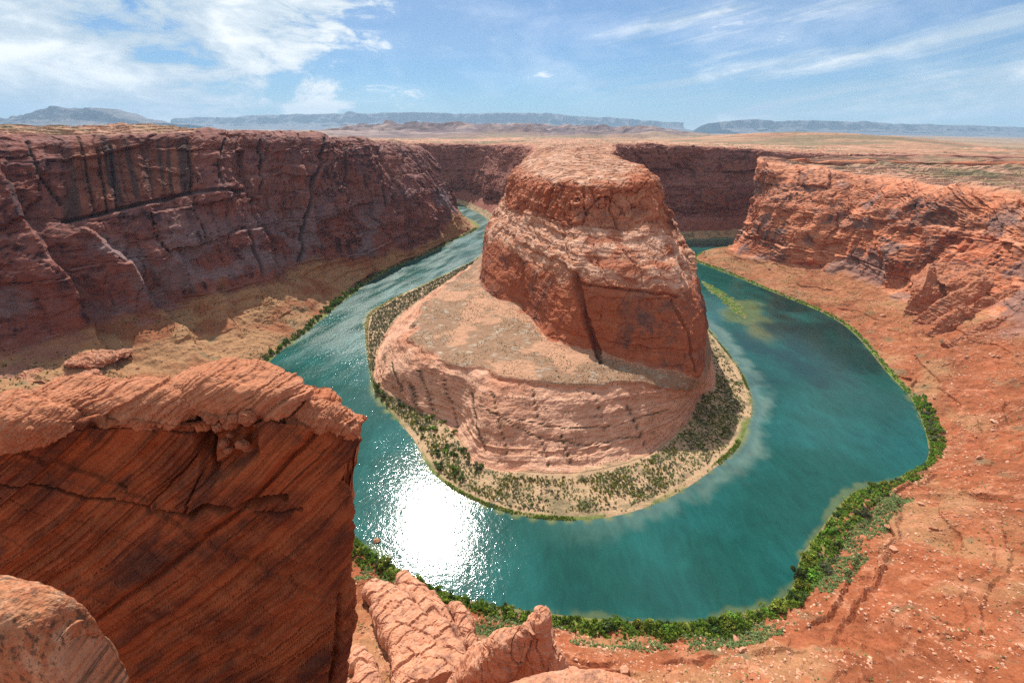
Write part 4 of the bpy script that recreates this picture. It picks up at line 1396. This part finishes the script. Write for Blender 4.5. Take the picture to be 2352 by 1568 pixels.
    slab('cap_slab', [(372, 890, 900, 21.6, .4), (400, 880, 915, 21.8, 1.2), (450, 864, 928, 22, 1.7), (514, 850, 938, 22.1, 1.9), (607, 859, 945, 22.2, 1.9),
                      (660, 868, 942, 22.4, 1.7), (696, 895, 938, 22.6, .9), (704, 915, 930, 22.6, .3)], 2.6, nu=210, nv=130, tone=.3, power=2.9, rough=.65, crack=.3, beds=3.2)
    slab('cap_slab', [(50, 914, 924, 20.2, .4), (86, 904, 926, 20.4, 1.0), (137, 887, 934, 20.6, 1.5), (201, 889, 942, 20.8, 1.6), (252, 897, 944, 21, 1.6),
                      (323, 888, 955, 21.1, 1.6), (388, 886, 962, 21.1, 1.4), (435, 897, 965, 21, 1.0), (462, 925, 962, 21, .4)], 2.4, nu=230, nv=130, tone=.3, power=2.9, rough=.65, crack=.3, beds=3.2)
    slab('cap_slab', [(-120, 935, 1010, 18.3, 1), (-40, 933, 1012, 18.4, 1.6), (60, 932, 1010, 18.6, 1.6), (130, 938, 1000, 18.8, 1.2), (180, 950, 980, 19, .5)], 2.2,
         nu=130, nv=110, tone=.35, power=2.6, crack=.15, beds=1.6)
    slab('cap_slab', [(690, 905, 950, 22.0, .6), (720, 912, 975, 22.2, 1.0), (760, 930, 985, 22.4, 1.0), (795, 955, 1000, 22.6, .8), (822, 982, 1012, 22.7, .3)], 1.8,
         nu=130, nv=100, tone=.35, power=2.8, crack=.5, beds=2.2)
    rs = np.random.default_rng(5)
    for i in range(16):
        x, y = 480 + rs.random() * 95, 955 + rs.random() * 80
        r = .16 + rs.random() * .26
        c0 = np.array(P(x, y, Y=20.0 + .4 * rs.random()))
        ax = rs.normal(size=3)
        ax /= np.linalg.norm(ax)
        G, c = rock_body([(c0 - ax * r, .03, .03), (c0 - ax * r * .6, r * .8, r * .7), (c0 + ax * r * .5, r * .75, r * .7), (c0 + ax * r, .03, .03)], r * 2, nu=18, nv=16, tone=.7, power=3)
        put('chunk', tube_mesh('chunk', G, c * .85, MAT_NEAR), parent=root)


build_block()


def simple_rock(name, tops, h, scale, label, **kw):
    """A rock known by its top edge: (survey x, survey y, distance, half depth)."""
    sts = [(np.array(P(x, y, Y=Yv)) - [0, 0, h], hd, h) for x, y, Yv, hd in tops]
    G, c = rock_body(sts, scale, upright=True, **kw)
    return G, c


G, c = simple_rock('boulder', [(-480, 1352, 5.4, .7), (-300, 1354, 5.5, .75), (-140, 1360, 5.6, .75), (-30, 1366, 5.6, .7), (60, 1380, 5.6, .6), (115, 1402, 5.6, .55),
                               (150, 1440, 5.6, .45), (168, 1510, 5.6, .32), (180, 1580, 5.6, .2), (186, 1640, 5.6, .08)], 1.6, 1.2, '', nu=340, nv=220, power=3.2, rough=.45,
                   crack=.25, beds=.8, tilt=(1, .1, .25))
# speckled crust: pale sandstone, dark pits of lichen in upright bands
k1 = fbm(sc(G, .06, .06, .12), 3) + .6 * fbm(sc(G, .14, .3, 1.2) + 5, 3)
c = lerp(np.array([.38, .155, .075], f32), np.array([.46, .24, .14], f32), sstep(fbm(sc(G, .25), 3), -.4, .5))
c = lerp(c, np.array([.36, .12, .06], f32), sstep(fbm(sc(G, .1, .3, .5) + 9, 3), .1, .6) * .7)
c = lerp(c, np.array([.10, .06, .04], f32), sstep(k1 + .5 * fbm(sc(G, .02), 3), .25, .6) * .85)
put('boulder', tube_mesh('boulder', G, c, MAT_NEAR), 'speckled tan boulder cut off by the bottom left corner', 'boulder')
G, c = simple_rock('rock_ledge', [(1050, 1600, 6.4, .3), (1170, 1590, 6.6, .5), (1260, 1572, 6.7, .6), (1335, 1562, 6.8, .6), (1400, 1566, 6.8, .6),
                                  (1460, 1582, 6.8, .5), (1530, 1620, 6.8, .2)], 1.2, 1.2, '', nu=200, nv=120, tone=.25, power=2.6, rough=.5, crack=.3)
put('rock_ledge', tube_mesh('rock_ledge', G, c, MAT_NEAR), 'pink sandstone ledge along the bottom edge below the pinnacle', 'rock')

# ------------------------------------------------------------------ shrubs and stones
def leaf_cloud(seed, n, lobes=5, leaf=.2, spread=.55, cols=((.05, .10, .015), (.13, .20, .03))):
    """Unit shrub: leaf faces filling several uneven lobes; base at z = 0, about 2 across and 1.5 high."""
    r = np.random.default_rng(seed)
    cen = np.stack([r.normal(0, spread, lobes), r.normal(0, spread, lobes), r.uniform(.35, .95, lobes)], -1)
    rad = r.uniform(.35, .6, lobes)
    k = r.integers(0, lobes, n)
    d = r.normal(size=(n, 3))
    d /= np.linalg.norm(d, axis=1, keepdims=True)
    p = cen[k] + d * (rad[k] * r.random(n)**.4)[:, None]
    p[:, 2] = np.maximum(p[:, 2], .04)
    a = r.normal(size=(n, 3))
    a /= np.linalg.norm(a, axis=1, keepdims=True)
    b = np.cross(a, r.normal(size=(n, 3)))
    b /= np.linalg.norm(b, axis=1, keepdims=True)
    sz = leaf * r.uniform(.6, 1.3, n)[:, None]
    V = np.stack([p - a * sz - b * sz * .6, p + a * sz - b * sz * .6, p + a * sz + b * sz * .6, p - a * sz + b * sz * .6], 1).reshape(-1, 3)
    tone = (r.random(lobes)[k] * .7 + r.random(n) * .3)
    c = lerp(np.array(cols[0], f32), np.array(cols[1], f32), tone)
    return V.astype(f32), np.repeat(c, 4, 0)


LEAF_SETS = {
    'green': ((.085, .16, .025), (.24, .38, .05)),
    'yellow': ((.15, .19, .03), (.36, .39, .07)),
    'grey': ((.11, .12, .07), (.24, .24, .14)),
    'sage': ((.18, .24, .09), (.36, .42, .18)),
    'dark': ((.06, .095, .028), (.14, .19, .055)),
}
SHRUB = {}
for key, cols in LEAF_SETS.items():
    SHRUB[key] = []
    for v in range(4):
        V, c = leaf_cloud(100 + v, 260, 6, .17, .5, cols)
        SHRUB[key].append(mesh_from('shrub', V, np.arange(len(V)).reshape(-1, 4), c, MAT_LEAF))


def pick(G, N, U, V, n, u0, u1, v0, v1, r, dens=None):
    """n surface points of a bank, even per square metre, between stations u0-u1 and rows v0-v1."""
    iu = np.where((U >= u0) & (U <= u1))[0][:-1]
    iv = np.where((V >= v0) & (V <= v1))[0][:-1]
    A, B = np.meshgrid(iu, iv, indexing='ij')
    A, B = A.ravel(), B.ravel()
    e1, e2 = G[A + 1, B] - G[A, B], G[A, B + 1] - G[A, B]
    w = np.linalg.norm(np.cross(e1, e2), axis=1)
    if dens is not None:
        w = w * dens(G[A, B], U[A], V[B])
    w = w / w.sum()
    k = r.choice(len(A), n, p=w)
    f, g = r.random((n, 1)), r.random((n, 1))
    return (G[A[k], B[k]] + e1[k] * f + e2[k] * g), U[A[k]], V[B[k]]


def scatter_mesh(name, pts, sizes, protos, mat, r, squash=(1, 1, 1), sink=.05):
    """Copies of small prototype meshes (verts, faces, col) joined into one."""
    VV, FF, CC, off = [], [], [], 0
    kind = r.integers(0, len(protos), len(pts))
    for k, (pv, pf, pc) in enumerate(protos):
        sel = np.where(kind == k)[0]
        if not len(sel):
            continue
        a = r.random(len(sel)) * 2 * math.pi
        ca, sa = np.cos(a), np.sin(a)
        s = np.asarray(sizes)[sel][:, None, None]
        q = pv[None] * np.array(squash, f32)
        x = q[..., 0] * ca[:, None] - q[..., 1] * sa[:, None]
        y = q[..., 0] * sa[:, None] + q[..., 1] * ca[:, None]
        Q = np.stack([x, y, np.broadcast_to(q[..., 2], x.shape)], -1) * s + pts[sel][:, None]
        Q[..., 2] -= sink * s[..., 0]
        n = len(pv)
        VV.append(Q.reshape(-1, 3))
        FF.append((pf[None] + (np.arange(len(sel)) * n)[:, None, None] + off).reshape(-1, pf.shape[1]))
        CC.append((pc[None] * r.uniform(.75, 1.25, (len(sel), 1, 1))).reshape(-1, 3))
        off += n * len(sel)
    return mesh_from(name, np.concatenate(VV), np.concatenate(FF), np.concatenate(CC), mat)


def small_protos(key, n=30, leaf=.28):
    out = []
    for v in range(3):
        V, c = leaf_cloud(300 + v, n, 3, leaf, .45, LEAF_SETS[key])
        out.append((V, np.arange(len(V)).reshape(-1, 4), c))
    return out


def patchy(scale, thr, seed=0.0, power=1.0):
    return lambda g, u, v: sstep(fbm(sc(g, scale) + seed, 3), thr - .25, thr + .25)**power + .02


rs = np.random.default_rng(21)


def hedge(n, src, u0, u1, v0, v1, size, keys, axis, places, group, dens=None):
    G, N, U, V = src
    pts, uu, vv = pick(G, N, U, V, n, u0, u1, v0, v1, rs, dens)
    for p in pts:
        key = keys[rs.integers(len(keys))]
        s = rs.uniform(*size)
        big = 'low' if s < size[0] + .33 * (size[1] - size[0]) else ('tall' if s > size[0] + .8 * (size[1] - size[0]) else 'middling')
        tint = {'green': 'bright green', 'yellow': 'yellow green', 'grey': 'grey green', 'dark': 'dark green', 'sage': 'pale green'}[key]
        px = proj(np.array(p, float)[None])[0]
        where = next(t for lim, t in places if px[axis] < lim)
        o = put('shrub', SHRUB[key][rs.integers(4)], big + ' ' + tint + ' shrub ' + where, 'shrub', group, loc=tuple(p - np.array([0, 0, .2])))
        o.scale = (s * rs.uniform(.8, 1.25), s * rs.uniform(.8, 1.25), s * rs.uniform(.7, 1.6))
        o.rotation_euler = (0, 0, rs.random() * 6.283)


SO, SI = (GO2, None, UO, VO), (GI2, None, UI, VI)
hedge(120, SO, 13.2, 17.6, 1.15, 1.95, (2.2, 3.8), ['green', 'green', 'green', 'yellow', 'dark', 'dark'],
      0, [(930, 'on near bank beside the lookout block'), (1090, 'on near bank behind the outcrop'),
      (1290, 'on near bank behind the pinnacle'), (1500, 'on near bank beyond the pinnacle'), (9e9, 'on near bank where it turns')], 'shrubs along the near bank')
hedge(70, SO, 17.6, 22.0, 1.15, 2.1, (2.2, 3.6), ['green', 'yellow', 'yellow', 'dark', 'grey'],
      1, [(980, 'on upper bank below red slope'), (1090, 'at the outermost river corner'),
      (1180, 'just below the outermost river corner'), (1290, 'beside the olive shallows'), (9e9, 'at lower end of red slope')], 'shrubs below the red slope')
hedge(45, SO, 6.5, 9.6, 1.1, 1.9, (2.6, 4.4), ['green', 'dark', 'dark'],
      1, [(690, 'upstream below the shaded wall'), (760, 'below the sunlit tan slope'), (9e9, 'at water above the lookout block')], 'shrubs on the far left bank')
hedge(60, SI, 9.3, 12.3, 1.2, 2.0, (1.4, 3.0), ['dark', 'grey', 'green'],
      1, [(1000, 'where the apron meets the water'), (1050, 'on beach above the sun glare'), (1110, 'on beach beside the sun glare'), (9e9, 'on beach below the sun glare')], 'shrubs on the beach of the peninsula')


def stuff(name, label, n, src, u0, u1, v0, v1, size, key, dens=None, leaves=26, leaf=.3, squash=(1, 1, 1)):
    G, N, U, V = src
    pts, uu, vv = pick(G, N, U, V, n, u0, u1, v0, v1, rs, dens)
    me = scatter_mesh(name, pts.astype(f32), rs.uniform(*size, n) , small_protos(key, leaves, leaf), MAT_LEAF, rs, squash)
    put(name, me, label, kind='stuff')


stuff('riverside_brush', 'green brush filling the near bank', 900, SO, 13.0, 17.8, 1.06, 2.05, (1.2, 2.4), 'green', leaves=34)
stuff('riverside_brush', 'green brush below the red slope', 900, SO, 17.6, 22.2, 1.06, 2.1, (1.2, 2.4), 'green', leaves=30)
stuff('riverside_brush', 'yellow green brush below the red slope', 500, SO, 16.5, 22.2, 1.02, 1.9, (1.0, 2.0), 'yellow', leaves=26)
stuff('riverside_brush', 'thin line of green brush along the right bank', 700, SO, 22.0, 27.6, 1.03, 1.7, (1.2, 2.2), 'green', leaves=18)
stuff('riverside_brush', 'dark brush along the left bank', 800, SO, 3.0, 10.2, 1.03, 1.9, (1.4, 2.6), 'dark', leaves=20)
stuff('sage_cover', 'pale sage cover above the near bank shrubs', 4200, SO, 13.6, 19.2, 1.85, 2.26, (.6, 1.4), 'sage', patchy(26, -.05), 14, .4)
stuff('scrub', 'scattered desert scrub on the red slope', 1500, SO, 13, 24, 2.05, 2.9, (.4, .9), 'sage', patchy(40, .2), 12, .4)
stuff('scrub', 'scattered desert scrub on the tan slope', 1800, SO, 5, 11.5, 1.9, 2.95, (.5, 1.4), 'dark', patchy(60, .1), 12, .4)
stuff('scrub', 'scrub on the right bank', 1500, SO, 23, 28, 1.7, 2.8, (.5, 1.2), 'sage', patchy(40, .0), 10, .4)
stuff('brush_thicket', 'dark brush thicket on the left side of the peninsula', 2600, SI, 4.6, 9.2, 1.25, 1.98, (1.2, 2.4), 'grey', leaves=16)
stuff('brush_thicket', 'green reeds at the water left of the peninsula', 700, SI, 6.5, 9.4, 1.0, 1.22, (.8, 1.4), 'yellow', leaves=12)
stuff('beach_scrub', 'tufts of scrub on the beach', 4200, SI, 9.5, 18.6, 1.2, 1.97, (.4, 1.2), 'sage', patchy(14, -.1), 14, .38)
stuff('beach_scrub', 'olive tufts of scrub on the beach', 1500, SI, 9.5, 18.6, 1.25, 1.9, (.5, 1.6), 'yellow', patchy(20, .1), 16, .34)
stuff('beach_scrub', 'grey tufts of scrub on the beach', 1500, SI, 9.5, 18.6, 1.2, 1.97, (.4, 1.5), 'grey', patchy(17, .1), 14, .36)
stuff('beach_scrub', 'dark brush on the beach in the shade of the butte', 700, SI, 15.8, 20.5, 1.3, 1.97, (.7, 1.7), 'dark', None, 16, .36)  # shade of the butte also put into the dark leaf colours
stuff('reeds', 'bright green reeds along the edge of the beach', 1600, SI, 11, 20.5, 1.0, 1.16, (.5, 1.1), 'green', patchy(45, .1), 12, .4)
stuff('scrub', 'dark dots of scrub on the apron bench', 3200, SI, 6, 17, 2.9, 3.95, (.3, .75), 'dark', patchy(30, .0), 8, .5)
stuff('scrub', 'dark dots of scrub on the apron slope', 1500, SI, 9, 17, 2.05, 2.95, (.3, .7), 'dark', patchy(22, .15), 8, .5)
jj = np.argwhere((JOINT > .45) & (VI2 < 3.9) & (VI2 > 2.05))
jj = jj[rs.choice(len(jj), min(len(jj), 900), replace=False)]
jp = GI2[jj[:, 0], jj[:, 1]].astype(f32)
put('joint_scrub', scatter_mesh('joint_scrub', jp, rs.uniform(.4, 1.0, len(jp)), small_protos('dark', 8, .5), MAT_LEAF, rs), 'lines of scrub rooted in the joints of the apron', kind='stuff')
stuff('scrub', 'scrub on the peninsula plateau', 2500, SI, 21.5, 27, 7.3, 9, (1.0, 2.4), 'sage', patchy(120, .1), 6, .6)
stuff('scrub', 'scrub on the right plateau', 2000, SO, 21, 28, 5.3, 6.6, (.8, 2.0), 'sage', patchy(90, .1), 6, .6)


def hull_rock(seed, n=15, flat=.6):
    import bmesh
    r = np.random.default_rng(seed)
    d = r.normal(size=(n, 3))
    d /= np.linalg.norm(d, axis=1, keepdims=True)
    d *= np.array([1, r.uniform(.6, .95), r.uniform(flat * .7, flat * 1.1)])
    bm = bmesh.new()
    for p in d:
        bm.verts.new(p)
    res = bmesh.ops.convex_hull(bm, input=bm.verts)
    bmesh.ops.delete(bm, geom=[g for g in res['geom_interior'] if isinstance(g, bmesh.types.BMVert)], context='VERTS')
    bmesh.ops.recalc_face_normals(bm, faces=bm.faces)
    bmesh.ops.triangulate(bm, faces=bm.faces)
    bm.verts.index_update()
    V = np.array([v.co for v in bm.verts], f32)
    Fc = np.array([[v.index for v in f.verts] for f in bm.faces], np.int32)
    bm.free()
    t = r.random()
    c = np.repeat(lerp(C_PALE * 1.05, C_ORANGE * .9, t)[None], len(V), 0)
    return V, Fc, c


PROTO_ROCKS = [hull_rock(k, 14 + k % 5) for k in range(10)]
ROCK_MESH = [mesh_from('boulder', V, Fc, c, MAT_TALUS) for V, Fc, c in PROTO_ROCKS]


def boulders(n, src, u0, u1, v0, v1, size, label, group, places, dens=None):
    G, N, U, V = src
    pts, uu, vv = pick(G, N, U, V, n, u0, u1, v0, v1, rs, dens)
    for p in pts:
        o = put('boulder', ROCK_MESH[rs.integers(len(ROCK_MESH))], label, 'boulder', group)
        s = size[0] + (size[1] - size[0]) * rs.random()**3
        px = proj(np.array(p, float)[None])[0]
        o['label'] = ('large ' if s > size[0] + .5 * (size[1] - size[0]) else 'small ') + label + ' ' + next(t for lim, t in places if px[1] < lim)
        o.location = tuple(p + np.array([0, 0, .12 * s]))
        o.scale = (s, s, s)
        o.rotation_euler = (rs.normal() * .3, rs.normal() * .3, rs.random() * 6.283)


boulders(230, SO, 14.5, 22.5, 2.1, 2.95, (1.0, 4.2), 'pale angular boulder', 'boulders on the red slope',
         [(900, 'on red slope below ribbed spur'), (1060, 'on red slope above outermost bend'), (1200, 'on red slope beside outermost bend'), (1350, 'on red slope beside olive shallows'), (1480, 'low on red slope near shrubs'), (9e9, 'on red slope along bottom edge')])
boulders(45, SO, 22.5, 26, 2.0, 2.98, (1.5, 5.0), 'red boulder', 'boulders below the bluff', [(640, 'at the foot of the red bluff'), (9e9, 'on rubble between bluff and spur')])
boulders(40, SO, 6, 11.5, 2.2, 2.98, (1.5, 4.0), 'brown boulder', 'boulders on the tan slope', [(700, 'on tan slope far upstream'), (780, 'on tan slope below triangular fin'), (9e9, 'on tan slope above lookout block')])


def rubble(label, n, src, u0, u1, v0, v1, size, dens=None):
    G, N, U, V = src
    pts, uu, vv = pick(G, N, U, V, n, u0, u1, v0, v1, rs, dens)
    me = scatter_mesh('rubble', pts.astype(f32), size[0] + (size[1] - size[0]) * rs.random(n)**3, PROTO_ROCKS, MAT_TALUS, rs, (1, 1, 1), -.05)
    put('rubble', me, label, kind='stuff')


rubble('loose stones on the red slope', 15000, SO, 13.2, 22.8, 2.0, 2.98, (.3, 1.6), patchy(30, -.1))
rubble('loose stones below the bluff', 2500, SO, 22.5, 27, 1.8, 3.0, (.5, 2.0), patchy(35, -.1))
rubble('loose stones on the tan slope', 1500, SO, 5.5, 11.5, 2.0, 3.0, (.5, 1.6), patchy(35, .1))
rubble('rubble fan on the face of the butte', 1500, SI, 10, 15, 5.0, 6.0, (.3, 1.5), patchy(25, .15))
rubble('rubble at the foot of the butte', 700, SI, 6, 16.5, 3.85, 4.05, (.4, 1.6))


# ------------------------------------------------------------------ things in and on the river
def river_bar():
    xs, ys = np.linspace(0, 1, 60), np.linspace(-1, 1, 24)
    A, B = np.meshgrid(xs, ys, indexing='ij')
    ax = [np.array(P(x, y, z=0)[:2]) for x, y in ((1612, 645), (1650, 672), (1690, 705), (1712, 732))]
    R = np.array(ax)
    cx = np.stack([np.interp(A, [0, .35, .75, 1], R[:, k]) for k in (0, 1)], -1)
    dr = (R[-1] - R[0]) / np.linalg.norm(R[-1] - R[0])
    nm = np.array([-dr[1], dr[0]])
    w = 19 * np.sin(np.clip(A, 0, 1) * math.pi)**.7 + .5
    xy = cx + nm * (B * w)[..., None]
    z = .7 * (1 - B**2) - .25 + .5 * fbm(np.stack([xy[..., 0] / 6, xy[..., 1] / 6, 0 * A], -1), 3)
    G = np.concatenate([xy, z[..., None]], -1).astype(f32)
    n = fbm(sc(G, 5), 3)
    c = lerp(C_GREEN * .7, np.array([.16, .14, .06], f32), sstep(n, -.3, .4))
    me = grid_mesh('river_bar', G, c, MAT_TALUS, grid_normals(G)[..., 2].mean() < 0)
    put('river_bar', me, 'small grassy bar in the right channel behind the butte', kind='structure')
    src = (G, None, np.linspace(0, 1, 60), np.linspace(-1, 1, 24))
    stuff('reeds', 'green reeds on the grassy river bar', 260, src, .08, .95, -.75, .75, (.5, 1.4), 'green', None, 12, .4)


river_bar()
o = put('boulder', ROCK_MESH[3], 'red boulder standing in the glittering water off the near bank', 'boulder', loc=P(865, 1241, z=.6))
o.scale = (3.2, 3.2, 3.6)


def kayak(loc, rz, col, label, group):
    u = np.linspace(-1, 1, 17)
    rows = []
    for t in u:
        w = .42 * (1 - abs(t)**2.4) + .01
        zt = .35 + .16 * t**2
        rows.append([(t * 2.1, -w, zt), (t * 2.1, -w * .75, zt * .35), (t * 2.1, 0, .02 + .2 * t**4), (t * 2.1, w * .75, zt * .35), (t * 2.1, w, zt), (t * 2.1, w * .4, zt + .05), (t * 2.1, -w * .4, zt + .05)])
    G = np.array(rows, f32)
    me = tube_mesh('kayak', G, np.broadcast_to(np.array(col, f32), G.shape), MAT_TALUS, True)
    o = put('kayak', me, label, 'kayak', group, loc=loc)
    o.rotation_euler = (0, 0, rz)
    rim = np.array([[math.cos(a) * .5, math.sin(a) * .26, .44] for a in np.linspace(0, 2 * math.pi, 13)[:-1]], f32)
    ring = np.stack([rim, rim * [.8, .7, 1] + [0, 0, -.06]], 0)
    put('cockpit', tube_mesh('cockpit', ring, np.full(ring.shape, .03), MAT_TALUS), parent=o)


for x, y in ((1128, 1158), (1134, 1160)):
    kayak(P(x, y, z=.9), .9, (.02, .03, .10), 'dark blue kayak at the beach edge', 'dark kayaks on the beach')
for x, y in ((1142, 1148), (1149, 1144)):
    kayak(P(x, y, z=1.6), .35, (.6, .58, .55), 'white kayak on sand among scrub', 'white kayaks on the beach')

# ------------------------------------------------------------------ the air
def build_haze():
    import bmesh
    bm = bmesh.new()
    bmesh.ops.create_cube(bm, size=1)
    me = bpy.data.meshes.new('haze')
    bm.to_mesh(me)
    bm.free()
    o = put('haze', me, 'pale blue haze over the desert', kind='stuff')
    o.scale = (170000, 76000, 2700 + 12)
    o.location = (0, 30000 - 4000, (2700 - 12) / 2)
    m = bpy.data.materials.new('haze')
    m.use_nodes = True
    t = NT(m.node_tree)
    v = t.node('ShaderNodeVolumePrincipled')
    v.inputs['Color'].default_value = (0.52, 0.75, 1.0, 1)
    v.inputs['Density'].default_value = HAZE
    v.inputs['Anisotropy'].default_value = 0.0
    out = t.node('ShaderNodeOutputMaterial')
    t.link(v.outputs[0], out.inputs['Volume'])
    me.materials.append(m)


HAZE = 1.9e-5
build_haze()

# every shrub, boulder and kayak gets the label that finds it: its place in the row of its look-alikes
ORD = ('first second third fourth fifth sixth seventh eighth ninth tenth eleventh twelfth thirteenth fourteenth fifteenth sixteenth '
       'seventeenth eighteenth nineteenth twentieth').split()
ORD += ['twenty-' + o for o in ORD[:9]] + ['thirtieth'] + ['thirty-' + o for o in ORD[:9]] + ['fortieth'] + ['forty-' + o for o in ORD[:9]] + ['fiftieth'] + ['fifty-' + o for o in ORD[:9]] + ['sixtieth'] + ['sixty-' + o for o in ORD[:9]]
rows = {}
for o in COL.objects:
    if o.get('group') and o.get('category') and o.parent is None:
        rows.setdefault(o['label'], []).append(o)
for lab, objs in rows.items():
    if len(objs) < 2:
        continue
    objs.sort(key=lambda o: proj(np.array(o.location, float)[None])[0][0])
    for noun in ('shrub', 'boulder', 'kayak'):
        if ' ' + noun + ' ' in lab:
            head, tail = lab.split(' ' + noun + ' ', 1)
            for k, o in enumerate(objs):
                if k < len(ORD):
                    o['label'] = ORD[k] + ' ' + head + ' ' + noun + ' from the left ' + tail
            break
